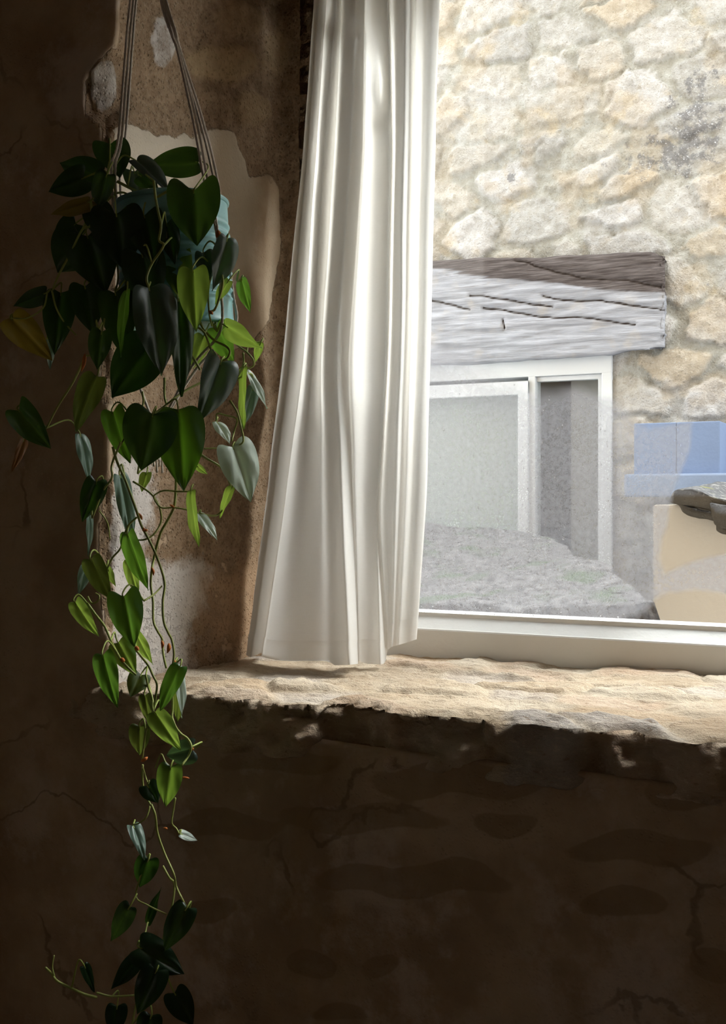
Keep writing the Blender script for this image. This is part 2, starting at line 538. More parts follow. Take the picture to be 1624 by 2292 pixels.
# ---- the window wall: one thick skin round the opening
bxs = [(-1.75, HX0, WY, 1.86, FLOOR_Z, CEIL_Z), (HX1, 0.62, WY, 1.86, FLOOR_Z, CEIL_Z),
       (HX0 - 0.05, HX1 + 0.05, WY, 1.86, FLOOR_Z, ZS - 0.055), (HX0 - 0.05, HX1 + 0.05, WY, 1.86, HZ1, CEIL_Z),
       (HX0 - 0.05, -0.985, 1.735, 1.86, ZS - 0.1, HZ1 + 0.05)]
wme = voxel('window_wall', boxmesh('t', bxs), 0.0062)
P = co(wme); N = norms(wme)
for _ in range(1):
    pass
# the reveal narrows a little towards the window
inrev = (P[:, 0] < -0.98) & (P[:, 0] > -1.10) & (P[:, 1] > WY + 0.005) & (P[:, 2] > ZS - 0.08) & (P[:, 2] < HZ1 + 0.06)
P[:, 0] += np.where(inrev & (P[:, 0] < -1.0), 0.035 * np.clip((P[:, 1] - WY) / 0.44, 0, 1), 0)
# the broken arris
zedge = sstep(ZS - 0.05, ZS - 0.02, P[:, 2])
Pz = P * np.array([0.15, 0.15, 1])
cz = 0.005 + 0.010 * fbm(Pz, 11, 4, 31) + 0.040 * np.exp(-((P[:, 2] - 0.606) / 0.046) ** 4) + 0.012 * np.exp(-((P[:, 2] + 0.05) / 0.07) ** 2)
cz = np.maximum(cz + 0.009 * fbm(P, 24, 3, 32), 0.0)
ka = HX0 - P[:, 0]; kb_ = P[:, 1] - WY
P[:, 0] += 0.016 * sstep(0.62, 0.70, P[:, 2]) * (np.abs(ka) < 0.05) * np.clip(1 - ka / 0.05, 0, 1) * (kb_ < 0.45) * (P[:, 2] < HZ1) * np.clip(1 - kb_ / 0.3, 0, 1)
dl = np.clip(cz - (ka + 0.9 * kb_), 0, 0.06) * ((ka < 0.09) & (ka > -0.05) & (kb_ < 0.12)) / 1.9 * zedge
P = P + dl[:, None] * np.array([-1.0, 1.0, 0.0])
chamf = sstep(0.0, 0.004, dl)
u, v = uv_of(P)
reveal = sstep(WY + 0.004, WY + 0.02, P[:, 1]) * (P[:, 0] < -0.9)
plast = sdf(u, v, [(236, 300), (270, 276), (300, 281), (332, 292), (346, 306), (372, 302), (392, 312), (410, 296), (428, 312), (470, 288), (520, 294),
                   (532, 330), (546, 360), (556, 396), (572, 396), (600, 388), (622, 420), (628, 560), (612, 640), (600, 720), (560, 770), (470, 800), (380, 820), (236, 760)])
plast = np.where(reveal > 0.5, plast, -40)
flat_l = 14 * fbm(P, 5, 3, 5) + 13             # the room face is mostly smoother coats of plaster
plast = np.where((P[:, 1] < WY + 0.01), flat_l, plast)
rough_low = sdf(u, v, [(240, 1180), (300, 1150), (560, 1240), (556, 1480), (400, 1500), (240, 1560)])
plast = np.where((reveal > 0.5) & (v > 820), np.clip(-8 + 16 * fbm(P, 9, 4, 8) + np.clip(rough_low, -40, 40) * 0.15, -22, 22), plast)
plast = np.where(chamf > 0.3, np.minimum(plast, -14), plast)
r_pl = np.clip(0.5 + plast / 60, 0, 1)
cream = np.clip(0.5 + sdf(u, v, [(200, 250), (540, 270), (568, 380), (566, 480), (552, 600), (500, 700), (200, 700)]) / 110, 0, 1) * reveal
grey = np.clip(0.5 + sdf(u, v, [(225, 1000), (330, 1020), (345, 1120), (320, 1250), (380, 1262), (450, 1250), (482, 1275), (462, 1350), (430, 1400), (432, 1490), (240, 1560)]) / 90, 0, 1) * reveal
warm = np.clip(0.5 + sdf(u, v, [(440, 1290), (500, 1250), (600, 1220), (640, 900), (660, 600), (700, 300), (760, 0), (760, 1480), (440, 1480)]) / 150, 0, 1) * reveal
stones = np.full(len(P), -60.0)
STN = [(1030, 1745, 235, 40), (820, 1830, 180, 32), (1130, 1840, 80, 30), (935, 1968, 205, 40), (1440, 1895, 170, 38), (1390, 2020, 105, 34), (510, 1845, 130, 34),
       (700, 2160, 55, 30), (850, 2160, 45, 26), (1560, 1770, 120, 36), (620, 1700, 150, 32), (760, 2270, 60, 20), (1600, 2160, 60, 40), (470, 2030, 70, 28)]
for (a, b, ra, rb) in STN:
    q = np.hypot((u - a) / ra, (v - b + 10 * np.sin(u / 37.0 + a)) / rb) + 0.28 * fbm(P, 16, 3, int(a))
    stones = np.maximum(stones, (1 - q) * rb)
face = (P[:, 1] < WY + 0.01) & (P[:, 2] < ZS)
st = np.where(face, np.clip(0.5 + stones / 22, 0, 1), 0)
rst = np.zeros(len(P)); och = np.zeros(len(P))
for (a, b, ra, rb, oc) in [(364, 95, 30, 58, 0.0), (500, 140, 95, 42, 1.0), (530, 40, 62, 42, 0.5), (560, 240, 42, 40, 0.6), (452, 215, 46, 30, 0.2), (230, 195, 34, 62, 0.1), (620, 120, 30, 60, 0.8)]:
    q = np.hypot((u - a) / ra, (v - b) / rb) + 0.35 * fbm(P, 18, 3, int(a) + 5)
    m_ = sstep(1.08, 0.82, q) * (P[:, 1] > WY - 0.03) * (v < 330)
    rst = np.maximum(rst, m_); och = np.where(m_ > 0.3, oc, och)
grey = np.maximum(grey, rst * (och < 0.15) * 0.62)
add_attr(wme, 'stains', np.stack([warm, st, rst * och], 1))
add_attr(wme, 'masks', np.stack([r_pl, cream, grey], 1))
# relief
h = 0.010 * fbm(P, 3.2, 3, 1) + 0.004 * fbm(P, 14, 4, 2) * (1 - 0.6 * r_pl) + 0.0028 * fbm(P, 60, 2, 3) * (1 - r_pl) + 0.0045 * sstep(0.42, 0.58, r_pl) - 0.006 * st + 0.006 * rst
dE = np.hypot(P[:, 0] - HX0, P[:, 1] - WY)
P = P + N * (h + 0.004 * fbm(P, 50, 3, 33) * chamf)[:, None]
setco(wme, P); smooth(wme)
wall = tag(link('wall_window', wme, M_WALL), 'rough lime plastered stone wall around the deep window opening', kind='structure')

# ---- the stone sill
sme = voxel('sill', boxmesh('t', [(HX0 - 0.06, HX1 + 0.04, WY - 0.016, 1.79, ZS - 0.075, ZS)]), 0.0048)
P = co(sme); N = norms(sme)
W = P.copy(); W[:, 2] = 0
W += 0.035 * np.stack([fbm(W, 7, 3, 41), fbm(W, 7, 3, 42), np.zeros(len(W))], 1)
seeds = np.array([(x + rng.uniform(-.06, .06), y + rng.uniform(-.045, .045)) for x in np.arange(-1.15, 0.4, 0.13) for y in np.arange(1.24, 1.85, 0.085)])
D = np.stack([np.hypot((W[:, 0] - s[0]) * 0.75, W[:, 1] - s[1]) for s in seeds], 1)
idx = np.argsort(D, 1)[:, :2]
f1 = np.take_along_axis(D, idx[:, :1], 1)[:, 0]; f2 = np.take_along_axis(D, idx[:, 1:2], 1)[:, 0]
edge = f2 - f1
pal = np.array([(0.60, 0.49, 0.36), (0.64, 0.53, 0.40), (0.66, 0.57, 0.45), (0.58, 0.44, 0.30), (0.60, 0.53, 0.46), (0.62, 0.48, 0.36), (0.50, 0.46, 0.43)])
pick = rng.integers(0, len(pal), len(seeds)); hgt = rng.uniform(-0.006, 0.004, len(seeds))
k0 = idx[:, 0]
top = (N[:, 2] > 0.3).astype(float)
mort = sstep(0.0, 0.022, edge)
colv = pal[pick[k0]] * (0.93 + 0.1 * mort[:, None]) * 0.8 + 0.2 * np.array((0.66, 0.56, 0.44))
colv = colv + (np.array((0.64, 0.54, 0.41)) - colv) * ((1 - mort) * 0.6)[:, None]
colv = np.clip(colv * (1 + 0.12 * fbm(P, 10, 4, 77))[:, None], 0, 1)
add_attr(sme, 'col', colv)
d_front = P[:, 1] - (WY - 0.016)
ragged = 0.012 + 0.036 * fbm(P * np.array([1, 0, 0.35]), 9, 4, 51) + 0.030 * fbm(P * np.array([1, 0, 1.6]), 26, 3, 52)
P[:, 1] += ragged * np.clip(1 - d_front / 0.10, 0, 1)
roundoff = np.clip(1 - d_front / 0.05, 0, 1) ** 2
h = top * (1.3 * hgt[k0] * mort - 0.005 * (1 - mort) * (fbm(P, 6, 2, 66) > -0.1) + 0.006 * fbm(P, 12, 4, 61) + 0.0035 * fbm(P * np.array([1, 1.6, 1]), 55, 3, 62))
P[:, 2] += h - top * roundoff * (0.014 + 0.012 * fbm(P, 18, 3, 63))
P = P + N * ((1 - top) * 0.006 * fbm(P, 30, 4, 64))[:, None]
setco(sme, P); smooth(sme)
tag(link('window_sill', sme, M_SILL), 'broad uneven limestone window sill with a ragged broken front edge', kind='structure')

# ---- the rest of the room
def struct(name, boxes, m, label, bev=0.0, parent=None):
    o = link(name, boxmesh(name, boxes, bev), m, parent)
    return tag(o, label, kind='structure')
RX0, RX1, RY0 = -2.6, 1.5, -2.6
wide = boxmesh('x', [(RX0, -1.745, WY + 0.004, 1.86, FLOOR_Z, CEIL_Z), (0.615, RX1, WY + 0.004, 1.86, FLOOR_Z, CEIL_Z)])
tag(link('wall_window_side', wide, M_ROOM), 'plain plastered ends of the window wall', kind='structure')
FILL_OPN = (-1.95, -1.42, -0.35, 0.10)               # unseen opening added in the side wall to let in fill light
struct('wall_left', [(RX0 - 0.2, RX0, RY0, FILL_OPN[0], FLOOR_Z, CEIL_Z), (RX0 - 0.2, RX0, FILL_OPN[1], 1.86, FLOOR_Z, CEIL_Z), (RX0 - 0.2, RX0, FILL_OPN[0], FILL_OPN[1], FLOOR_Z, FILL_OPN[2]), (RX0 - 0.2, RX0, FILL_OPN[0], FILL_OPN[1], FILL_OPN[3], CEIL_Z)], M_ROOM, 'dim plastered side wall')
struct('wall_right', [(RX1, RX1 + 0.2, RY0, 1.86, FLOOR_Z, CEIL_Z)], M_ROOM, 'dim plastered side wall')
struct('wall_back', [(RX0 - 0.2, RX1 + 0.2, RY0 - 0.2, RY0, FLOOR_Z, CEIL_Z)], M_ROOM, 'dim plastered wall behind the viewer')
struct('floor', [(RX0 - 0.2, RX1 + 0.2, RY0 - 0.2, 1.86, FLOOR_Z - 0.2, FLOOR_Z + 0.004)], M_FLOOR, 'dark flagstone floor')
struct('ceiling', [(RX0 - 0.2, RX1 + 0.2, RY0 - 0.2, 1.86, CEIL_Z - 0.004, CEIL_Z + 0.2)], M_ROOM, 'dim plastered ceiling')

# ---- our window
GX0, GX1, GZ0, GZ1, GY = -0.95, 0.24, -0.2015, 0.910, 1.80
win = tag(bpy.data.objects.new('window_1', None), 'white painted fixed window with a misted single pane', kind='structure')
COL.objects.link(win); win.location = (GX0, GY, GZ0)
def child(name, me, m, parent, base):
    o = link(name, me, m, parent)
    o.location = -Vector(base)
    return o
def frame_bar(pts, x0, x1, axis):
    """A bar with a bevelled (putty) section: pts are (depth, offset) pairs swept from x0 to x1."""
    V, Fc = [], []
    n = len(pts)
    for x in np.linspace(x0, x1, 14):
        for (d, o) in pts:
            V.append((x, d, o) if axis == 'x' else (o, d, x))
    for i in range(13):
        for k in range(n):
            k2 = (k + 1) % n
            Fc.append((i * n + k, i * n + k2, (i + 1) * n + k2, (i + 1) * n + k))
    Fc.append(tuple(range(n))); Fc.append(tuple(13 * n + k for k in range(n))[::-1])
    return V, Fc
def merge(parts):
    V, Fc = [], []
    for (a, b) in parts:
        o = len(V)
        V += list(a); Fc += [tuple(i + o for i in f) for f in b]
    return V, Fc
sec_bot = [(1.770, -0.290), (1.770, -0.2235), (1.7715, -0.2212), (1.774, -0.2205), (1.797, -0.2025), (1.797, -0.196), (1.85, -0.196), (1.85, -0.290)]
sec_top = [(1.770, 1.0), (1.770, 0.930), (1.774, 0.927), (1.797, 0.911), (1.797, 0.906), (1.85, 0.906), (1.85, 1.0)]
sec_l = [(1.770, -1.01), (1.770, -0.972), (1.774, -0.969), (1.797, -0.952), (1.797, -0.946), (1.85, -0.946), (1.85, -1.01)]
sec_r = [(1.770, 0.32), (1.770, 0.262), (1.774, 0.259), (1.797, 0.242), (1.797, 0.236), (1.85, 0.236), (1.85, 0.32)]
V, Fc = merge([frame_bar(sec_bot, -1.0, 0.31, 'x'), frame_bar(sec_top, -1.0, 0.31, 'x'), frame_bar(sec_l, -0.29, 0.99, 'z'), frame_bar(sec_r, -0.29, 0.99, 'z')])
fm = meshdata('window_frame', V, Fc, False)
bm = bmesh.new(); bm.from_mesh(fm); bmesh.ops.recalc_face_normals(bm, faces=bm.faces); bm.to_mesh(fm); bm.free()
child('window_frame', fm, M_WHITE, win, win.location)
child('pane', boxmesh('pane', [(GX0 - 0.004, GX1 + 0.004, GY + 0.002, GY + 0.006, GZ0 - 0.004, GZ1 + 0.004)]), M_GLASS, win, win.location)
# dirty putty line along the bottom of the glass
xs = np.linspace(GX0, GX1, 420)
q = np.stack([xs, np.full_like(xs, GY - 0.001), np.full_like(xs, GZ0)], 1)
q[:, 2] += 0.0009 * fbm(q, 60, 3, 71)
V, Fc = tube(q, 0.0011 + 0.0011 * np.clip(fbm(q, 45, 4, 72) + 0.1, 0, 1), 6)
tag(child('putty_line', meshdata('putty_line', V, Fc), M_GRIME, win, win.location), 'dark grimy putty line')
# the mist on the inside of the glass
nx, nz = 330, 310
gx, gz = np.meshgrid(np.linspace(GX0, GX1, nx), np.linspace(GZ0, GZ1, nz))
Pm = np.stack([gx.ravel(), np.full(gx.size, GY), gz.ravel()], 1)
ii = np.arange(nx * nz).reshape(nz, nx)
fc = np.stack([ii[:-1, :-1].ravel(), ii[:-1, 1:].ravel(), ii[1:, 1:].ravel(), ii[1:, :-1].ravel()], 1)
mme = meshdata('mist', Pm, fc)
u, v = uv_of(Pm)
u = u + 10 * fbm(Pm, 12, 3, 81); v = v + 12 * fbm(Pm, 12, 3, 82)
fpoly = [(500, 740), (960, 770), (1050, 800), (1130, 845), (1200, 868), (1280, 868), (1360, 885), (1392, 900), (1420, 935), (1450, 955), (1500, 948), (1548, 942), (1542, 1000), (1526, 1060),
         (1503, 1130), (1483, 1200), (1477, 1255), (1490, 1283), (1520, 1275), (1580, 1255), (1640, 1242), (1800, 1235), (1900, 1340), (1640, 1332), (1560, 1318), (1500, 1322), (1470, 1335),
         (1425, 1378), (1385, 1392), (1300, 1420), (500, 1420)]
sd = sdf(u, v, fpoly)
wide_f = np.interp(u, [1000, 1300, 1430, 1500], [80, 34, 26, 13])
fog = np.clip(0.5 + sd / (2 * wide_f), 0, 1)
fog = np.clip(fog, 0, 1) * (0.86 + 0.14 * sstep(1050, 1300, v)) 
wet = np.clip(sd / 60, 0, 1) * sstep(840, 900, v) * (0.45 + 0.55 * sstep(1000, 1200, v)) * np.where(u > 1460, 0.35, 1)
rimb = np.exp(-np.clip((Pm[:, 2] - GZ0) / 0.004, 0, 50) ** 2) * 0.8
add_attr(mme, 'fog', np.stack([fog, wet, rimb], 1))
tag(child('condensation', mme, M_MIST, win, win.location), 'grey condensation misting the lower part of the pane')
# beads of water on the glass
t = NT('water_bead')
M_BEAD = t.done((1, 1, 1), 0.02, None, 0.5, **{'Transmission Weight': 1.0, 'IOR': 1.33})
bm = bmesh.new()
cnt = 0
while cnt < 800:
    uu, vv = rng.uniform(940, 1620), rng.uniform(850, 1395)
    if sdf(np.array([uu]), np.array([vv]), fpoly)[0] < 8 or (uu > 1400 and rng.random() < 0.7):
        continue
    if rng.random() > 0.25 + 0.75 * (vv - 850) / 550:
        continue
    p = PY(uu, vv, GY - 0.0004)
    r = rng.uniform(0.0005, 0.0013)
    bmesh.ops.create_icosphere(bm, subdivisions=1, radius=1.0, matrix=Matrix.Translation(Vector(p)) @ Matrix.Diagonal((r, 0.0005, r * rng.uniform(0.9, 1.8), 1)))
    cnt += 1
dm = bpy.data.meshes.new('beads'); bm.to_mesh(dm); bm.free(); smooth(dm)
tag(child('water_beads', dm, M_BEAD, win, win.location), 'tiny water beads', kind='stuff')

# ================================================================== OUTSIDE: the neighbour's wall
OY = 3.90
FWY = 3.88                                    # front of the neighbour's window frame
def xz(u, v, y):
    p = PY(u, v, y)
    return p[0], p[2]
fx_r = xz(1368, 792, FWY)[0]; fz_t = 0.517
HOLE = (-2.0, fx_r - 0.012, -0.55, fz_t - 0.012)
xsn = np.concatenate([np.arange(-4.5, -1.85, 0.06), np.arange(-1.85, 0.9, 0.0085), np.arange(0.9, 3.0, 0.06)])
zsn = np.concatenate([np.arange(-2.4, -0.6, 0.06), np.arange(-0.6, 2.05, 0.0085), np.arange(2.05, 2.12, 0.03)])
gx, gz = np.meshgrid(xsn, zsn)
P = np.stack([gx.ravel(), np.full(gx.size, OY), gz.ravel()], 1)
W = P + 0.030 * np.stack([fbm(P, 5, 3, 91), np.zeros(len(P)), fbm(P, 5, 3, 92)], 1) + 0.012 * np.stack([fbm(P, 22, 2, 93), np.zeros(len(P)), fbm(P, 22, 2, 94)], 1)
sx, sz = 0.25, 0.135
gi, gj = np.floor(W[:, 0] / sx).astype(int), np.floor(W[:, 2] / sz).astype(int)
best1 = np.full(len(P), 9.0); best2 = np.full(len(P), 9.0); bid = np.zeros(len(P), np.int64)
for di in (-2, -1, 0, 1, 2):
    for dj in (-1, 0, 1):
        ci, cj = gi + di, gj + dj
        jx = _hash(ci, cj, ci * 0, 3); jz = _hash(ci, cj, ci * 0, 4)
        cx = (ci + 0.5 + (jx - 0.5) * 0.8 + 0.5 * (cj % 2)) * sx; cz = (cj + 0.5 + (jz - 0.5) * 0.55) * sz
        d = np.hypot((W[:, 0] - cx) * 0.62, W[:, 2] - cz)
        better = d < best1
        best2 = np.where(better, best1, np.minimum(best2, d))
        bid = np.where(better, ci * 1000 + cj, bid)
        best1 = np.where(better, d, best1)
edge = best2 - best1
big = fbm(P, 2.5, 3, 95)
stone = sstep(0.006 + 0.010 * (big + 1), 0.018 + 0.016 * (big + 1), edge + 0.022 * fbm(P, 28, 4, 90))
hs = _hash(bid, bid * 0, bid * 0, 9); hs2 = _hash(bid, bid * 0, bid * 0, 10)
pal = np.array([(0.74, 0.68, 0.57), (0.78, 0.74, 0.67), (0.72, 0.60, 0.43), (0.84, 0.81, 0.76), (0.62, 0.60, 0.56), (0.76, 0.69, 0.58)])
cs = pal[(hs * 5.999).astype(int)]
mortar = np.array((0.60, 0.585, 0.50))
colv = mortar + (cs - mortar) * (stone * (0.35 + 0.5 * hs2))[:, None]
pt1 = sstep(0.05, 0.35, fbm(P, 6, 5, 301))[:, None]; pt2 = sstep(0.08, 0.35, fbm(P, 8, 5, 302))[:, None]; pt3 = sstep(0.10, 0.4, fbm(P, 5, 5, 303))[:, None]
colv = colv + (np.array((0.80, 0.78, 0.73)) - colv) * pt1 * 0.55
colv = colv + (np.array((0.68, 0.55, 0.37)) - colv) * pt2 * 0.42
colv = colv + (np.array((0.50, 0.49, 0.44)) - colv) * pt3 * 0.45
colv = np.clip(0.57 * np.array((0.97, 0.985, 1.07)) * colv * (1 + 0.16 * fbm(P, 4, 4, 96))[:, None], 0, 1)
rel = stone * (0.003 + 0.014 * hs2) + 0.008 * fbm(P, 7, 4, 98) + 0.010 * fbm(P, 30, 4, 99)
rel *= 1 - 0.8 * np.clip(1 - np.maximum(np.maximum(P[:, 0] - HOLE[1], HOLE[0] - P[:, 0]), np.maximum(P[:, 2] - HOLE[3], HOLE[2] - P[:, 2])) / 0.06, 0, 1)
P[:, 1] -= rel
u, v = uv_of(P)
lich = 0.1 + 0.75 * np.exp(-(((u - 1560) / 110) ** 2 + ((v - 240) / 190) ** 2)) + 0.55 * np.exp(-(((u - 1420) / 160) ** 2 + ((v - 360) / 80) ** 2)) \
    + 0.9 * np.exp(-(((u - 1143) / 16) ** 2 + ((v - 400) / 22) ** 2)) + 0.5 * np.exp(-(((u - 1590) / 70) ** 2 + ((v - 640) / 90) ** 2))
ii = np.arange(len(xsn) * len(zsn)).reshape(len(zsn), len(xsn))
fc = np.stack([ii[:-1, :-1].ravel(), ii[:-1, 1:].ravel(), ii[1:, 1:].ravel(), ii[1:, :-1].ravel()], 1)
cxm = P[fc, 0].mean(1); czm = P[fc, 2].mean(1)
keep = ~((cxm > HOLE[0]) & (cxm < HOLE[1]) & (czm > HOLE[2]) & (czm < HOLE[3]))
rme = meshdata('rubble', P, fc[keep])
add_attr(rme, 'col', colv); add_attr(rme, 'lichen', lich)
so = link('wall_neighbour', rme, M_RUB)
so.modifiers.new('thick', 'SOLIDIFY').thickness = 0.12
tag(so, 'cream rubble limestone wall of the house opposite', kind='structure')
struct('wall_added_upper', [(-4.5, 3.5, 1.5, 1.86, CEIL_Z + 0.2, 4.6)], M_RENDER, 'unseen upper wall added above the window to cut sky light outside')  # unseen storey, added to keep sky light off the opposite wall
struct('ground', [(-8, 7, 1.9, 9, -2.6, -2.4)], M_GROUND, 'gravel yard between the houses')

# the timber lintel
lx1 = xz(1493, 680, 3.84)[0]
zt = xz(1300, 583, 3.84)[1]; zb = xz(1370, 792, 3.84)[1]
lme = voxel('lintel', boxmesh('t', [(-2.2, lx1, 3.835, 4.0, zb, zt)]), 0.0058)
P = co(lme); N = norms(lme)
g = P * np.array([0.12, 0.6, 1.0])
h = 0.007 * fbm(g, 40, 4, 111) + 0.004 * fbm(g, 110, 2, 112)
u, v = uv_of(P)
lines = [[(1050, 676), (1130, 683), (1200, 690), (1236, 692)], [(1215, 672), (1290, 678), (1330, 676), (1400, 683), (1496, 694)], [(1080, 700), (1200, 715), (1300, 716), (1420, 724)],
         [(1124, 728), (1128, 745)], [(1150, 600), (1300, 628), (1490, 640)], [(965, 692), (1050, 706)]]
crack = np.zeros(len(P))
vv2 = v + 8 * fbm(P * np.array([1, 0.2, 0.6]), 9, 4, 113)
for ln in lines:
    for (x1, y1), (x2, y2) in zip(ln[:-1], ln[1:]):
        tt = np.clip(((u - x1) * (x2 - x1) + (vv2 - y1) * (y2 - y1)) / ((x2 - x1) ** 2 + (y2 - y1) ** 2), 0, 1)
        d = np.hypot(u - x1 - tt * (x2 - x1), vv2 - y1 - tt * (y2 - y1))
        crack = np.maximum(crack, np.clip(1 - d / 4.5, 0, 1))
edge_r = np.clip(1 - (lx1 - P[:, 0]) / 0.07, 0, 1)
h -= 0.012 * crack + 0.022 * edge_r ** 2 * (0.6 + 0.8 * np.abs((P[:, 2] - (zt + zb) / 2) / (zt - zb)) * 2)
ztl = xz(965, 583, 3.84)[1]; xl_ = xz(965, 583, 3.84)[0]
P[:, 2] += (ztl - zt) * np.clip((lx1 - P[:, 0]) / (lx1 - xl_), 0, 1.6) * np.clip((P[:, 2] - zb) / (zt - zb), 0, 1)
P[:, 2] += np.where(N[:, 2] < -0.3, 0.035 * np.clip((P[:, 0] - fx_r) / (lx1 - fx_r), 0, 1.0) + 0.008 * fbm(g, 30, 3, 114), 0)
P = P + N * h[:, None]
setco(lme, P); smooth(lme)
u, v = uv_of(P)
vb = np.interp(u, [960, 1100, 1250, 1400, 1500], [604, 624, 642, 656, 668])
wetm = sstep(vb + 10, vb - 22, v + 26 * fbm(g, 12, 4, 115))
wetm = np.maximum(wetm, 0.75 * np.exp(-(((u - 1445) / 26) ** 2 + ((v - 612) / 45) ** 2)))
add_attr(lme, 'wet', np.stack([wetm, crack, crack * 0], 1))
tag(link('timber_lintel', lme, M_TIM), 'weathered grey oak lintel with long cracks above the white window opposite', 'beam')

# the neighbour's white window
w2 = tag(bpy.data.objects.new('window_2', None), 'white two light casement window in the rubble wall opposite', kind='structure')
COL.objects.link(w2); w2.location = (fx_r, FWY, fz_t)
xi_r = xz(1345, 830, FWY)[0]
xm_r = xz(1197, 840, FWY)[0]; xm_l = xz(1181, 850, FWY)[0]
xs_r = xz(1181, 870, FWY - 0.012)[0]; xs_in = xz(1158, 890, FWY - 0.012)[0]
zi_t = xz(1270, 839, FWY)[1]
zs_t = xz(1100, 856, FWY - 0.012)[1]; zs_in = xz(1100, 886, FWY - 0.012)[1]
ZB = -0.52
fr = boxmesh('frame', [(-2.05, fx_r, FWY, FWY + 0.07, zi_t, fz_t), (xi_r, fx_r, FWY + 0.0005, FWY + 0.07, ZB, zi_t + 0.002), (xm_l, xm_r, FWY + 0.0005, FWY + 0.07, ZB, zi_t + 0.002),
                       (-2.05, fx_r, FWY + 0.001, FWY + 0.07, ZB - 0.06, ZB)], 0.004)
child('window_frame', fr, M_WHITE2, w2, w2.location)
bd = boxmesh('bead', [(xm_r, xi_r, FWY + 0.016, FWY + 0.05, zi_t - 0.018, zi_t), (xi_r - 0.016, xi_r, FWY + 0.016, FWY + 0.05, ZB, zi_t - 0.014)], 0.003)
child('glazing_bead', bd, M_WHITE2, w2, w2.location)
sa = boxmesh('sash', [(-1.95, xs_r, FWY - 0.012, FWY + 0.03, zs_in, zs_t), (xs_in, xs_r, FWY - 0.0125, FWY + 0.03, ZB + 0.02, zs_t), (-1.95, -1.90, FWY - 0.0125, FWY + 0.03, ZB + 0.02, zs_t),
                      (-1.95, xs_r, FWY - 0.012, FWY + 0.03, ZB + 0.01, ZB + 0.07)], 0.004)
child('sash', sa, M_WHITE2, w2, w2.location)
child('pane', boxmesh('p', [(xm_r - 0.002, xi_r + 0.002, FWY + 0.03, FWY + 0.034, ZB, zi_t)]), M_GLASS, w2, w2.location)
child('pane', boxmesh('p', [(-1.92, xs_in + 0.004, FWY + 0.006, FWY + 0.010, ZB + 0.03, zs_in + 0.004)]), M_GLASS, w2, w2.location)
child('pane_sheen_sheet', boxmesh('p', [(-1.95, xm_l + 0.005, FWY + 0.075, FWY + 0.079, ZB, zi_t)]), M_PANE_SHEEN, w2, w2.location)  # added sheet, stands in for the grey reflection on the left pane
xp = xz(1277, 860, FWY + 0.10)[0]
child('inner_panel', boxmesh('p', [(xp, xi_r + 0.06, FWY + 0.10, FWY + 0.115, ZB, zi_t + 0.02)], 0.002), M_PLANK, w2, w2.location)
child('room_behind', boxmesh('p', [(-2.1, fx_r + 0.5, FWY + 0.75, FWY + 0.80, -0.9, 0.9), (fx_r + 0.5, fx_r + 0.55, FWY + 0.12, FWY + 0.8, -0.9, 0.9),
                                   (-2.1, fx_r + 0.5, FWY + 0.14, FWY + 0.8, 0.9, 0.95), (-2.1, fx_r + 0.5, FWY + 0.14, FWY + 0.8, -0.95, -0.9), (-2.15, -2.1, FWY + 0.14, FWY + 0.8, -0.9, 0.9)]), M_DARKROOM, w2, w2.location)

# the low mossy roof below that window
c00 = PY(760, 1190, 3.70); c10 = PY(1185, 1236, 3.70)
c11 = PY(1475, 1408, 2.35); c01 = PY(760, 1440, 2.35)
nu, nv = 120, 110
V = []
for j in range(nv):
    for i in range(nu):
        a, b = i / (nu - 1), j / (nv - 1)
        V.append((c00 * (1 - a) + c10 * a) * (1 - b) + (c01 * (1 - a) + c11 * a) * b)
V = np.array(V)
V[:, 2] += 0.030 * fbm(V, 5, 4, 121) + 0.006 * fbm(V, 30, 3, 122)
V[:, 0] += 0.02 * fbm(V, 9, 3, 123)
ii = np.arange(nu * nv).reshape(nv, nu)
fc = np.stack([ii[:-1, :-1].ravel(), ii[1:, :-1].ravel(), ii[1:, 1:].ravel(), ii[:-1, 1:].ravel()], 1)
o = link('mossy_roof', meshdata('mossy_roof', V, fc), M_MOSS)
o.modifiers.new('thick', 'SOLIDIFY').thickness = -0.07
tag(o, 'low grey stone roof with moss sloping under the white window opposite', kind='structure')
struct('outhouse_wall', [(-2.0, -0.86, 2.42, 3.62, -2.4, -0.42)], m_plain('dark_outhouse_stone', (0.20, 0.19, 0.18), 0.95, 0.3, 12, 0.004, 0.1), 'dark stone outhouse wall under the mossy roof', 0.01)

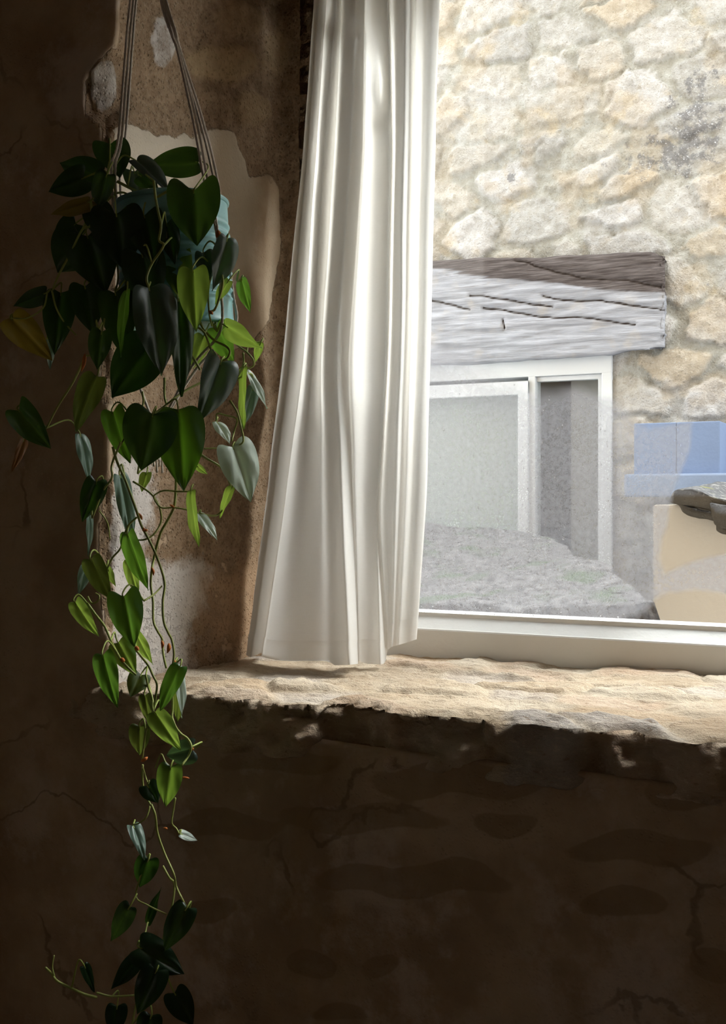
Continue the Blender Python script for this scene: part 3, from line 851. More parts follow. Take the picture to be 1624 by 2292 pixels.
# the rendered lean-to with its slate verge
LY = 2.95
lx = xz(1460, 1300, LY)[0]
zl = xz(1540, 1128, LY)[1]
lean = thing('lean_to_shed', 'beige rendered lean-to with thick stone slate edge outside at right', 'shed', (lx, LY, -2.4))
child('rendered_wall', boxmesh('w', [(lx, 0.9, LY, LY + 0.58, -2.4, zl - 0.002)], 0.008), M_RENDER, lean, lean.location)
def slab(outline, y0, y1, rise, seed):
    pts = [PY(a, b, y0) for (a, b) in outline]
    n = len(pts)
    pts = catmull(np.array(pts + [pts[0]]), n * 6)[:-1]
    n = len(pts)
    V, Fc = [], []
    K = 14
    for k in range(K):
        f = k / (K - 1)
        for p in pts:
            V.append((p[0] * 1.0, y0 + (y1 - y0) * f, p[2] + rise * f))
    V = np.array(V)
    V += 0.006 * np.stack([fbm(V, 18, 3, seed), fbm(V, 18, 3, seed + 1), fbm(V, 25, 3, seed + 2)], 1)
    for k in range(K - 1):
        for i in range(n):
            i2 = (i + 1) % n
            Fc.append((k * n + i, k * n + i2, (k + 1) * n + i2, (k + 1) * n + i))
    Fc.append(tuple(range(n))[::-1]); Fc.append(tuple((K - 1) * n + i for i in range(n)))
    me = meshdata('slab', V, Fc)
    bm = bmesh.new(); bm.from_mesh(me); bmesh.ops.recalc_face_normals(bm, faces=bm.faces); bm.to_mesh(me); bm.free()
    return me
for (ol, y0, y1, rise, sd_) in [
    ([(1500, 1112), (1512, 1096), (1560, 1099), (1600, 1116), (1680, 1128), (1690, 1140), (1640, 1146), (1590, 1146), (1545, 1136), (1505, 1126)], LY - 0.06, LY + 0.6, 0.03, 201),
    ([(1502, 1120), (1540, 1133), (1592, 1144), (1640, 1152), (1640, 1172), (1592, 1166), (1545, 1154), (1528, 1146), (1518, 1131), (1500, 1127)], LY - 0.03, LY + 0.55, 0.03, 211),
    ([(1588, 1128), (1640, 1134), (1760, 1150), (1760, 1200), (1640, 1186), (1602, 1178), (1594, 1160)], LY - 0.085, LY + 0.55, 0.02, 221),
    ([(1600, 1176), (1640, 1184), (1760, 1200), (1760, 1222), (1640, 1202), (1605, 1190)], LY - 0.04, LY + 0.4, 0.0, 231)]:
    child('slate', slab(ol, y0, y1, rise, sd_), M_SLATE, lean, lean.location)

# the blue panel above it
BY = 3.62
bx0, bz1 = xz(1418, 948, BY); bx1, bz0 = xz(1612, 1060, BY)
bx2 = xz(1760, 1060, BY)[0]; bzb = xz(1500, 1112, BY)[1]
blue = thing('painted_hatch', 'blue painted board hatch behind the slate edge outside', 'hatch', (bx0, BY, bzb))
nb = 2
bds = []
for k in range(nb):
    xa = bx0 + (bx1 - bx0) * k / nb; xb = bx0 + (bx1 - bx0) * (k + 1) / nb
    bds.append((xa, xb - 0.0015, BY, BY + 0.21, bz0 - 0.01, bz1))
child('boarding', boxmesh('b', bds, 0.003), M_BLUE, blue, blue.location)
child('ledge', boxmesh('b', [(bx0 - 0.02, bx2, BY - 0.05, BY + 0.21, bzb, bz0)], 0.006), M_BLUE2, blue, blue.location)

# ================================================================== THE CURTAIN
VR = np.array([-420, -150, 0, 110, 260, 360, 560, 800, 1000, 1150, 1320, 1482], float)
# columns: u at v = -420, 0, 350, 800, 1150, 1482 ; depth offset at top, middle, bottom ; hem row
CC = [
    ((712, 703, 677, 633, 592, 543), (0.020, 0.02, 0.03), 1468),
    ((724, 713, 688, 648, 607, 560), (-0.030, -0.035, -0.015), 1474),
    ((742, 730, 705, 676, 634, 584), (0.030, 0.025, 0.035), 1477),
    ((740, 732, 704, 680, 636, 590), (0.040, 0.035, -0.005), 1486),
    ((758, 752, 724, 698, 672, 640), (-0.025, -0.025, -0.022), 1489),
    ((772, 766, 748, 720, 722, 726), (0.030, 0.024, 0.004), 1489),
    ((784, 778, 762, 732, 742, 752), (-0.050, -0.055, -0.034), 1489),
    ((800, 798, 786, 756, 766, 780), (-0.070, -0.085, -0.068), 1488),
    ((812, 815, 808, 778, 788, 800), (-0.010, -0.010, -0.030), 1486),
    ((816, 818, 814, 786, 794, 800), (0.045, 0.045, 0.022), 1486),
    ((840, 846, 846, 832, 820, 824), (0.010, 0.020, 0.004), 1486),
    ((862, 868, 874, 864, 842, 850), (-0.014, -0.006, -0.010), 1487),
    ((866, 875, 880, 870, 850, 861), (0.045, 0.052, 0.014), 1482),
    ((888, 893, 890, 882, 866, 866), (-0.030, -0.045, 0.030), 1458),
    ((906, 912, 908, 900, 886, 876), (-0.045, -0.062, 0.020), 1448),
    ((924, 930, 926, 918, 906, 890), (0.038, 0.038, 0.044), 1444),
    ((950, 955, 948, 940, 926, 910), (-0.012, -0.014, 0.030), 1438),
    ((974, 978, 970, 960, 948, 928), (-0.010, -0.004, 0.036), 1432),
    ((978, 983, 974, 964, 953, 931), (0.014, 0.018, 0.046), 1431),
]
VU = np.array([-420, 0, 350, 800, 1150, 1482], float)
rows = []
for c, d, hem in CC:
    uu = np.interp(VR, VU, c)
    dd = np.interp(VR, [-420, 500, 1482], d)
    rows.append((uu, dd, hem))
def pocket(u, v, cu, cv, su, sv): return math.exp(-((u - cu) / su) ** 2 - ((v - cv) / sv) ** 2)
NR, NCF = 260, 12
ctrl = []
for uu, dd, hem in rows:
    cu = catmull(np.stack([VR, uu, dd], 1), NR)
    f = (hem - cu[0, 0]) / (1482 - cu[0, 0])
    cu[:, 0] = cu[0, 0] + (cu[:, 0] - cu[0, 0]) * f
    ctrl.append(cu)
ctrl = np.array(ctrl)                         # columns x rows x 3
NCc = (len(CC) - 1) * NCF + 1
grid = np.zeros((NR, NCc, 3))
for j in range(NR):
    g = catmull(ctrl[:, j, :], NCc)
    for i in range(NCc):
        vv, uu, dd = g[i]
        yb = np.interp(vv, [-420, 0, 900, 1482], [1.70, 1.70, 1.675, 1.60])
        dd = dd * np.interp(vv, [-420, 0, 300], [1.0, 1.0, 1.0])
        # gathered pockets under the heading
        dd += 0.030 * pocket(uu, vv, 738, 20, 22, 40) - 0.028 * pocket(uu, vv, 738, 62, 24, 34)
        dd += 0.026 * pocket(uu, vv, 795, 50, 22, 40) - 0.024 * pocket(uu, vv, 795, 92, 22, 30)
        dd += 0.035 * pocket(uu, vv, 852, 190, 14, 80) - 0.022 * pocket(uu, vv, 852, 285, 18, 40)
        dd += 0.022 * pocket(uu, vv, 706, 356, 10, 60)
        grid[j, i] = PY(uu, vv, yb + dd)
fl = grid.reshape(-1, 3)
fl[:, 1] += 0.004 * fbm(fl * np.array([1, 1, 0.5]), 9, 2, 131)
grid = fl.reshape(NR, NCc, 3)
# the cloth never enters the reveal, nor the sill
lim = HX0 + 0.035 * np.clip((grid[..., 1] - WY) / 0.44, 0, 1) + 0.016
grid[..., 0] = np.maximum(grid[..., 0], lim)
grid[..., 1] = np.minimum(grid[..., 1], 1.762)
grid[..., 2] = np.maximum(grid[..., 2], ZS + 0.006)
grid = grid[grid[:, 0, 2] < HZ1 + 0.2]
NRr = grid.shape[0]
HEM = NRr - 9
def sheet(g):
    n, m = g.shape[:2]
    ii = np.arange(n * m).reshape(n, m)
    fc = np.stack([ii[:-1, :-1].ravel(), ii[1:, :-1].ravel(), ii[1:, 1:].ravel(), ii[:-1, 1:].ravel()], 1)
    return meshdata('cloth', g.reshape(-1, 3), fc)
base = (float(grid[-1, :, 0].mean()), 1.6, ZS)
cur = thing('curtain', 'white cotton curtain hanging in folds onto the stone sill', 'curtain', base)
child('drape', sheet(grid[:HEM + 1]), M_CLOTH, cur, base)
hm = grid[HEM:].copy(); hm[1:, :, 1] -= 0.0012
child('hem', sheet(hm), M_CLOTH, cur, base)

# ================================================================== THE HANGING CAN
CT = 1.43
cc = PT(392, 596, CT)
TILT = math.radians(3.2)
R, H = 0.0715, 0.163
can = thing('tin_can_planter', 'turquoise painted ribbed tin can hanging in a cord hanger', 'planter', tuple(cc))
can.rotation_euler = (0, 0, 0)
rotm = Matrix.Rotation(-TILT, 4, Vector(FW))
prof = [(0.0, -H / 2 + 0.004), (R - 0.008, -H / 2 + 0.004), (R - 0.004, -H / 2), (R, -H / 2), (R + 0.001, -H / 2 + 0.003), (R, -H / 2 + 0.006), (R - 0.001, -H / 2 + 0.012)]
def ribz(z):
    a = sstep(-0.055, -0.046, np.array([z]))[0] * (1 - sstep(0.046, 0.055, np.array([z])))[0]
    return a * 0.0016 * math.cos(2 * math.pi * z / 0.0118)
for z in np.linspace(-H / 2 + 0.014, H / 2 - 0.010, 150):
    prof.append((R - 0.001 + ribz(z), z))
prof += [(R - 0.001, H / 2 - 0.008), (R - 0.001, H / 2 - 0.004)]
inner = [(R - 0.003, H / 2 - 0.004), (R - 0.003, -H / 2 + 0.02)]
def xf(V): return [rotm @ Vector(p) for p in V]
V, Fc = lathe(prof + inner, 72)
link('body', meshdata('can', xf(V), Fc), M_CAN, can)
rim = [(R + 0.0025 * math.cos(a) - 0.001, H / 2 - 0.003 + 0.003 * math.sin(a)) for a in np.linspace(0, 2 * math.pi, 13)]
V, Fc = lathe(rim, 72)
link('rim', meshdata('rim', xf(V), Fc), M_CAN, can)
V, Fc = lathe([(0, H / 2 - 0.016), (R * 0.5, H / 2 - 0.014), (R - 0.0035, H / 2 - 0.018)], 48)
link('soil', meshdata('soil', xf(V), Fc), M_SOIL, can)

# the cord hanger
knot_top = PT(330, -190, CT)
hang = thing('cord_plant_hanger', 'off white cotton cord hanger holding the turquoise can', 'plant hanger', tuple(knot_top))
def cord(pts, r=0.00165):
    pts = np.array(pts)
    L = np.sum(np.linalg.norm(np.diff(pts, axis=0), axis=1))
    q = catmull(pts, max(20, int(L / 0.0022)))
    V, Fc = tube(q, r, 9, True, 0.16, 0.0075, 3)
    V = np.array(V) - knot_top
    return link('cord', meshdata('cord', V, Fc), M_ROPE, hang)
kb = PT(350, 968, CT)                          # gathering knot under the can
ofs = [(-1, -0.03), (0, 0.0), (1, 0.03)]
Lt = [((292, 0), (266, 300), (250, 372), 1.355), ((299, 0), (273, 300), (258, 372), 1.360), ((305, 0), (281, 300), (268, 372), 1.505)]
for (a, b, c, dt) in Lt:
    side = PT(c[0] + 4, 470, 1.41 if dt < 1.4 else 1.46); low = PT(284, 760, 1.42)
    cord([knot_top, PT(a[0], a[1], CT + (dt - CT) * 0.45), PT(b[0], b[1], CT + (dt - CT) * 0.8), PT(c[0], c[1], dt), side, low, kb])
Rt = [((360, 0), (384, 78), (398, 118), (432, 270), (456, 400), 1.375), ((367, 0), (386, 82), (403, 124), (440, 270), (464, 400), 1.385),
      ((366, 0), (390, 70), (400, 118), (447, 270), (478, 400), 1.475), ((372, 0), (394, 74), (406, 120), (454, 270), (486, 400), 1.485)]
for k, (a, b, c, d, e, dt) in enumerate(Rt):
    f = CT + (dt - CT) * 0.35
    if k < 2:
        tail = [PT(484 + 3 * k, 520, 1.372), PT(494, 640, 1.372), PT(492, 742, 1.376), PT(430, 820, 1.41), kb]
    else:
        tail = [PT(498 + 2 * k, 540, 1.430), PT(518 + k, 655, 1.430), PT(521 + k, 735, 1.430), PT(440, 825, 1.44), kb]
    cord([knot_top, PT(a[0], a[1], CT), PT(b[0], b[1], CT), PT(c[0], c[1], f), PT(d[0], d[1], (f + dt) / 2), PT(e[0], e[1], dt)] + tail)
for k in range(7):                              # loose ends under the knot
    cord([kb, PT(340 + 4 * k, 990, CT + 0.004 * k), PT(333 + 7 * k + 5 * math.sin(k), 1030 + 14 * (k % 3), CT + 0.003 * k)], 0.0013)
V, Fc = tube(catmull([PT(350, 950, CT), kb, PT(350, 986, CT)], 12), [0.004, 0.006, 0.0075, 0.008, 0.008, 0.008, 0.008, 0.008, 0.0075, 0.007, 0.006, 0.004], 12, True, 0.12, 0.012, 4)
link('knot', meshdata('knot', np.array(V) - knot_top, Fc), M_ROPE, hang)
V, Fc = tube(catmull([knot_top - np.array([0, 0, 0.012]), knot_top, np.array([knot_top[0], knot_top[1], CEIL_Z - 0.004])], 160), 0.004, 10, True, 0.16, 0.012, 3)
link('hanging_loop', meshdata('loop', np.array(V) - knot_top, Fc), M_ROPE, hang)

# ================================================================== THE PHILODENDRON
pb = PT(392, 452, CT)
plant = thing('trailing_philodendron', 'trailing heart leaved philodendron with long bare vines spilling from the turquoise can', 'plant', tuple(pb))

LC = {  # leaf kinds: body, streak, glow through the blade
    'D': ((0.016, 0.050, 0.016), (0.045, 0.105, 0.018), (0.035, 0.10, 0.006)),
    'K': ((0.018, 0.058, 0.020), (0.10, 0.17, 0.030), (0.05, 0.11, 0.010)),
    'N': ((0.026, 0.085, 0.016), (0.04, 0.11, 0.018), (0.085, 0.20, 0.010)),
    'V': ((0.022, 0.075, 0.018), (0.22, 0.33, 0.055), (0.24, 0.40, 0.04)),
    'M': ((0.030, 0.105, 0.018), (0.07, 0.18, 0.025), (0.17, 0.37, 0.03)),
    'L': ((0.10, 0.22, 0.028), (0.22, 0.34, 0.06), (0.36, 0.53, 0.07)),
    'G': ((0.085, 0.120, 0.110), (0.14, 0.18, 0.155), (0.06, 0.12, 0.03)),  # grey-green underside, with window sheen painted into the colour
    'P': ((0.64, 0.74, 0.66), (0.82, 0.86, 0.80), (0.34, 0.46, 0.28)),  # bright window reflection painted in as pale leaf colour
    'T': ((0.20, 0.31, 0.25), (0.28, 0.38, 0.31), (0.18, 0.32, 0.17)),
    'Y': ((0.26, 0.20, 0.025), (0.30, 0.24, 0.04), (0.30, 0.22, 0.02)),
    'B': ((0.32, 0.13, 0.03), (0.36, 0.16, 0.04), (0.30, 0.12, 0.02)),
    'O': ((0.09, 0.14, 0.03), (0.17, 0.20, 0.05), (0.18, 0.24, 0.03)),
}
# (attachment u, v, tip u, v, width, kind, depth, roll, fold, lobe)
LEAVES = [
    (246, 322, 268, 393, 82, 'D', 1.44, 10, .2, .22), (214, 392, 132, 362, 66, 'D', 1.40, -15, .3, .2), (188, 398, 112, 430, 66, 'D', 1.37, 10, .2, .2),
    (240, 390, 215, 470, 50, 'K', 1.34, 25, .35, .12), (203, 450, 114, 484, 38, 'Y', 1.34, 50, .3, .1), (444, 362, 318, 372, 66, 'K', 1.43, 8, .35, .1),
    (306, 362, 383, 427, 38, 'G', 1.39, 50, .5, .15), (300, 384, 318, 446, 54, 'G', 1.45, 0, .2, .2), (312, 392, 352, 418, 44, 'D', 1.43, 0, .2, .2),
    (433, 426, 440, 548, 120, 'K', 1.33, -8, .28, .30), (260, 478, 274, 600, 122, 'D', 1.33, 0, .2, .22), (182, 530, 130, 612, 112, 'D', 1.38, 10, .2, .2),
    (195, 528, 236, 652, 118, 'D', 1.36, 0, .2, .2), (392, 560, 402, 664, 72, 'L', 1.37, 0, .2, .15), (432, 604, 437, 740, 72, 'L', 1.32, 5, .35, .12),
    (456, 566, 468, 634, 48, 'G', 1.345, 15, .3, .15), (508, 534, 478, 652, 54, 'G', 1.35, -25, .45, .1), (540, 624, 557, 699, 30, 'M', 1.42, 20, .4, .05),
    (512, 628, 478, 680, 26, 'L', 1.37, 30, .3, .1), (333, 644, 366, 840, 100, 'G', 1.29, -12, .45, .08), (398, 668, 414, 886, 62, 'D', 1.32, 30, .35, .08),
    (284, 650, 262, 797, 22, 'M', 1.32, 62, .3, .05), (136, 655, 122, 792, 72, 'D', 1.37, 0, .3, .1), (24, 712, 112, 802, 72, 'Y', 1.38, 0, .2, .12),
    (104, 655, 28, 690, 42, 'D', 1.36, 25, .3, .15), (107, 760, 116, 828, 22, 'T', 1.40, 40, .3, .05), (330, 778, 250, 890, 112, 'D', 1.33, 0, .2, .18),
    (258, 655, 276, 792, 82, 'D', 1.36, 0, .2, .15), (190, 640, 206, 746, 78, 'D', 1.36, 0, .2, .15), (228, 742, 214, 826, 52, 'K', 1.33, 15, .3, .15),
    (216, 842, 163, 964, 60, 'O', 1.34, 20, .35, .08), (42, 918, 108, 1003, 66, 'K', 1.36, -10, .4, .22), (54, 982, 29, 1056, 22, 'B', 1.37, 40, .4, .05),
    (178, 972, 206, 1080, 32, 'T', 1.40, 40, .3, .05), (252, 922, 284, 1037, 56, 'N', 1.37, 25, .3, .15), (342, 926, 316, 1053, 124, 'K', 1.31, 0, .16, .17),
    (398, 916, 411, 1099, 116, 'N', 1.335, 0, .16, .08), (494, 810, 450, 942, 78, 'G', 1.36, -15, .5, .16), (484, 732, 521, 812, 56, 'M', 1.39, 20, .25, .15),
    (505, 730, 583, 780, 44, 'L', 1.37, 20, .3, .1), (584, 766, 569, 811, 20, 'L', 1.42, 30, .3, .05), (456, 752, 428, 824, 46, 'L', 1.42, 20, .2, .1),
    (545, 822, 540, 960, 20, 'L', 1.40, 55, .3, .05), (552, 830, 601, 913, 18, 'P', 1.415, 50, .4, .05), (566, 868, 542, 962, 32, 'T', 1.42, 30, .3, .08),
    (521, 1000, 567, 1122, 88, 'P', 1.40, -22, .28, .16), (485, 945, 516, 990, 26, 'P', 1.415, 40, .2, .05), (520, 1090, 488, 1159, 20, 'L', 1.41, 45, .4, .05),
    (428, 1098, 434, 1224, 26, 'L', 1.37, 45, .3, .05), (444, 1150, 488, 1205, 24, 'P', 1.39, 40, .3, .08), (438, 1040, 464, 1064, 16, 'L', 1.40, 20, .2, .1),
    (216, 1078, 186, 1170, 54, 'D', 1.37, 15, .3, .15), (198, 1148, 206, 1246, 16, 'T', 1.39, 55, .3, .05), (268, 1064, 300, 1222, 40, 'T', 1.41, 25, .3, .08),
    (328, 1058, 316, 1100, 26, 'L', 1.40, 20, .2, .1), (286, 1196, 328, 1323, 44, 'M', 1.38, 30, .3, .12), (288, 1255, 306, 1335, 32, 'L', 1.42, 20, .2, .1),
    (204, 1252, 244, 1342, 52, 'O', 1.36, 20, .25, .12), (192, 1268, 180, 1332, 30, 'T', 1.41, 30, .2, .1), (242, 1272, 258, 1314, 16, 'L', 1.42, 40, .2, .08),
    (276, 1334, 298, 1446, 78, 'M', 1.33, 0, .22, .2), (168, 1348, 216, 1427, 38, 'L', 1.38, 25, .3, .12), (264, 1438, 302, 1510, 54, 'L', 1.41, 0, .2, .12),
    (306, 1420, 338, 1490, 28, 'L', 1.42, 30, .2, .1), (230, 1466, 257, 1584, 52, 'M', 1.36, 20, .25, .12), (316, 1510, 292, 1558, 50, 'O', 1.41, 0, .2, .15),
    (402, 1492, 356, 1590, 44, 'M', 1.37, 20, .3, .1), (396, 1488, 410, 1607, 24, 'P', 1.385, -40, .5, .05), (404, 1546, 393, 1618, 28, 'O', 1.42, 20, .2, .1),
    (324, 1556, 333, 1622, 30, 'O', 1.42, 20, .2, .1), (346, 1594, 404, 1682, 50, 'L', 1.36, 15, .3, .08), (312, 1626, 312, 1692, 48, 'O', 1.40, 0, .2, .14),
    (430, 1676, 372, 1692, 60, 'G', 1.40, 20, .35, .2), (362, 1592, 374, 1632, 22, 'T', 1.40, 30, .2, .1), (382, 1716, 370, 1808, 58, 'V', 1.36, 0, .22, .14),
    (330, 1758, 354, 1797, 46, 'D', 1.38, 0, .2, .2), (298, 1848, 326, 1922, 32, 'T', 1.39, 20, .35, .12), (402, 1866, 443, 1880, 20, 'P', 1.40, 30, .3, .1),
    (332, 1924, 312, 1988, 54, 'D', 1.38, 0, .2, .18), (290, 2030, 246, 2108, 46, 'K', 1.37, 10, .25, .12), (418, 2032, 362, 2130, 60, 'K', 1.36, 10, .25, .14),
    (330, 2066, 357, 1988, 20, 'D', 1.40, 30, .2, .1), (312, 2120, 412, 2180, 78, 'D', 1.35, 0, .2, .15), (306, 2146, 250, 2216, 42, 'D', 1.38, 20, .2, .12),
    (350, 2172, 306, 2272, 68, 'D', 1.34, 0, .2, .15), (188, 2162, 216, 2222, 24, 'D', 1.38, 30, .2, .1), (390, 2222, 432, 2296, 60, 'D', 1.40, 0, .2, .15),
    (262, 2252, 254, 2320, 50, 'D', 1.40, 0, .2, .15), (338, 2274, 322, 2340, 58, 'D', 1.36, 0, .2, .15),
    (215, 470, 250, 545, 70, 'D', 1.36, 0, .2, .2), (322, 482, 345, 590, 88, 'D', 1.345, 0, .2, .2), (318, 570, 336, 690, 100, 'D', 1.335, 0, .2, .2), (170, 500, 120, 545, 60, 'D', 1.40, 10, .2, .2), (372, 500, 392, 590, 50, 'D', 1.35, 10, .2, .15),
]
VINES = [  # (points, radius mm, depth at start, depth at end)
    ([(344, 405), (348, 442), (354, 474), (360, 506), (356, 538), (366, 550), (340, 590), (328, 622), (332, 642)], 1.6, 1.34, 1.29),
    ([(330, 470), (348, 446), (364, 434), (390, 424), (433, 426)], 1.8, 1.38, 1.335),
    ([(262, 406), (285, 418), (312, 432), (322, 440), (314, 452), (330, 470)], 1.9, 1.39, 1.39),
    ([(246, 440), (262, 432), (280, 432), (298, 444)], 1.5, 1.40, 1.38),
    ([(203, 450), (205, 478), (202, 506), (184, 514), (160, 562), (132, 614), (118, 648)], 1.5, 1.335, 1.36),
    ([(116, 650), (126, 690), (146, 724), (170, 750)], 1.2, 1.355, 1.37),
    ([(106, 655), (96, 690), (60, 712), (26, 712)], 1.1, 1.36, 1.38),
    ([(240, 390), (246, 360), (252, 380), (258, 440)], 1.3, 1.36, 1.38),
    ([(192, 796), (164, 854), (130, 908), (104, 958)], 1.5, 1.345, 1.36),
    ([(408, 728), (420, 778), (434, 804), (448, 828)], 1.8, 1.36, 1.385),
    ([(494, 840), (442, 860), (400, 884), (372, 906), (345, 926)], 1.5, 1.39, 1.325),
    ([(420, 728), (440, 732), (458, 746), (470, 778), (478, 800)], 1.5, 1.37, 1.36),
    ([(444, 712), (456, 738), (480, 762), (504, 774), (514, 786), (510, 800), (498, 808)], 1.6, 1.375, 1.36),
    ([(520, 762), (538, 778), (552, 788), (567, 806), (566, 820), (548, 826)], 1.3, 1.40, 1.41),
    ([(544, 790), (545, 812), (538, 832), (524, 852), (505, 862)], 1.3, 1.405, 1.39),
    ([(552, 790), (556, 772), (572, 766), (584, 766)], 1.1, 1.41, 1.42),
    ([(514, 896), (530, 922), (538, 952), (544, 988), (524, 1000)], 1.4, 1.39, 1.40),
    ([(484, 940), (486, 926), (506, 930), (530, 938), (524, 965), (518, 988)], 1.2, 1.41, 1.40),
    ([(440, 1010), (462, 1026), (492, 1044), (508, 1066), (517, 1092)], 1.6, 1.38, 1.41),
    ([(456, 1004), (486, 1003)], 1.0, 1.39, 1.40),
    ([(496, 612), (498, 640), (482, 690), (470, 700), (478, 730), (486, 742)], 1.5, 1.36, 1.385),
    ([(492, 520), (500, 540), (494, 560), (478, 600), (466, 650), (468, 700), (474, 730)], 1.4, 1.35, 1.37),
    ([(532, 612), (530, 628), (540, 626)], 1.0, 1.41, 1.42),
    ([(394, 1060), (393, 1100), (389, 1135), (374, 1166), (358, 1196), (344, 1250), (339, 1280), (337, 1309), (342, 1346), (343, 1389), (352, 1412), (363, 1432), (365, 1463), (372, 1496)], 1.7, 1.39, 1.40),
    ([(252, 1000), (262, 1034), (280, 1074), (304, 1140), (316, 1176), (332, 1206), (352, 1250), (368, 1304), (364, 1346), (366, 1390), (376, 1416), (384, 1432), (389, 1462), (386, 1492)], 1.7, 1.36, 1.38),
    ([(298, 1078), (322, 1093), (344, 1112), (358, 1140), (360, 1168), (346, 1194), (326, 1207), (303, 1209)], 1.3, 1.39, 1.38),
    ([(428, 1100), (396, 1100), (368, 1098), (352, 1104), (344, 1114), (360, 1136), (389, 1136), (424, 1142)], 1.2, 1.375, 1.39),
    ([(448, 1150), (470, 1154), (486, 1153), (500, 1140)], 1.5, 1.385, 1.41),
    ([(340, 940), (318, 1000), (308, 1060)], 1.4, 1.37, 1.39),
    ([(270, 990), (250, 1040), (250, 1070), (230, 1100), (206, 1160)], 1.4, 1.36, 1.375),
    ([(222, 1143), (240, 1170), (246, 1206)], 1.0, 1.38, 1.40),
    ([(306, 1158), (285, 1180), (270, 1226), (252, 1248), (240, 1272)], 1.4, 1.38, 1.40),
    ([(196, 1335), (205, 1350), (218, 1346), (222, 1334), (214, 1328)], 1.2, 1.38, 1.38),
    ([(195, 1350), (214, 1376), (234, 1402), (248, 1434), (260, 1458), (272, 1478), (288, 1496), (304, 1510)], 1.7, 1.385, 1.40),
    ([(303, 1453), (318, 1472), (332, 1490), (342, 1512), (351, 1532), (348, 1560), (343, 1590), (332, 1630)], 1.6, 1.39, 1.38),
    ([(322, 1345), (345, 1330), (362, 1312)], 1.2, 1.34, 1.375),
    ([(384, 1604), (392, 1626), (404, 1642), (420, 1654), (428, 1672), (420, 1694), (406, 1714)], 1.6, 1.385, 1.37),
    ([(384, 1496), (384, 1540), (386, 1580), (384, 1612)], 1.6, 1.385, 1.385),
    ([(326, 1512), (332, 1540), (340, 1560), (342, 1590), (326, 1640), (318, 1700)], 1.4, 1.40, 1.39),
    ([(348, 1718), (360, 1688), (370, 1706), (382, 1716)], 1.1, 1.39, 1.36),
    ([(319, 1712), (318, 1740), (322, 1770), (330, 1788), (338, 1804)], 1.4, 1.39, 1.385),
    ([(319, 1716), (326, 1740), (332, 1756)], 1.0, 1.39, 1.385),
    ([(338, 1800), (347, 1824), (352, 1864), (368, 1910), (388, 1955), (394, 1984), (406, 2010), (421, 2040)], 1.6, 1.385, 1.365),
    ([(392, 1786), (388, 1812), (384, 1842), (394, 1854), (402, 1868)], 1.2, 1.39, 1.40),
    ([(336, 1802), (328, 1828), (312, 1842), (298, 1846)], 1.1, 1.385, 1.39),
    ([(364, 1938), (378, 1964), (390, 1980), (384, 2030), (368, 2090), (344, 2170), (310, 2230), (296, 2292), (290, 2340)], 1.5, 1.38, 1.38),
    ([(326, 1922), (318, 1950), (304, 2006), (330, 2026), (372, 2046)], 1.2, 1.385, 1.37),
    ([(330, 2066), (322, 2100), (314, 2120)], 1.2, 1.39, 1.36),
    ([(216, 2232), (190, 2226), (160, 2212), (128, 2196), (116, 2180), (102, 2166)], 1.8, 1.38, 1.37),
    ([(122, 2186), (117, 2164), (121, 2138)], 1.0, 1.37, 1.37),
    ([(216, 2222), (250, 2230), (300, 2228)], 1.4, 1.38, 1.39),
    ([(318, 876), (320, 905), (300, 940), (268, 1000)], 1.4, 1.37, 1.36),
    ([(368, 846), (368, 884), (372, 904)], 1.6, 1.40, 1.38),
    ([(260, 570), (264, 620), (258, 655)], 1.3, 1.38, 1.37),
    ([(300, 440), (290, 520), (280, 620), (300, 700), (340, 780)], 1.6, 1.39, 1.37),
    ([(240, 450), (215, 540), (200, 640), (220, 740)], 1.6, 1.39, 1.37),
]
vine_pts = []
for pts, rmm, t0, t1 in VINES:
    n = len(pts)
    W = np.array([PT(a, b, t0 + (t1 - t0) * k / (n - 1) + 0.006 * math.sin(3.1 * k + a)) for k, (a, b) in enumerate(pts)])
    L = np.sum(np.linalg.norm(np.diff(W, axis=0), axis=1))
    q = catmull(W, max(12, int(L / 0.004)))
    vine_pts.append((np.array(pts, float), W))
    V, Fc = tube(q, np.linspace(rmm, rmm * 0.85, len(q)) * 0.001, 8)
    link('vine_stem', meshdata('vine_stem', np.array(V) - pb, Fc), M_STEM, plant)

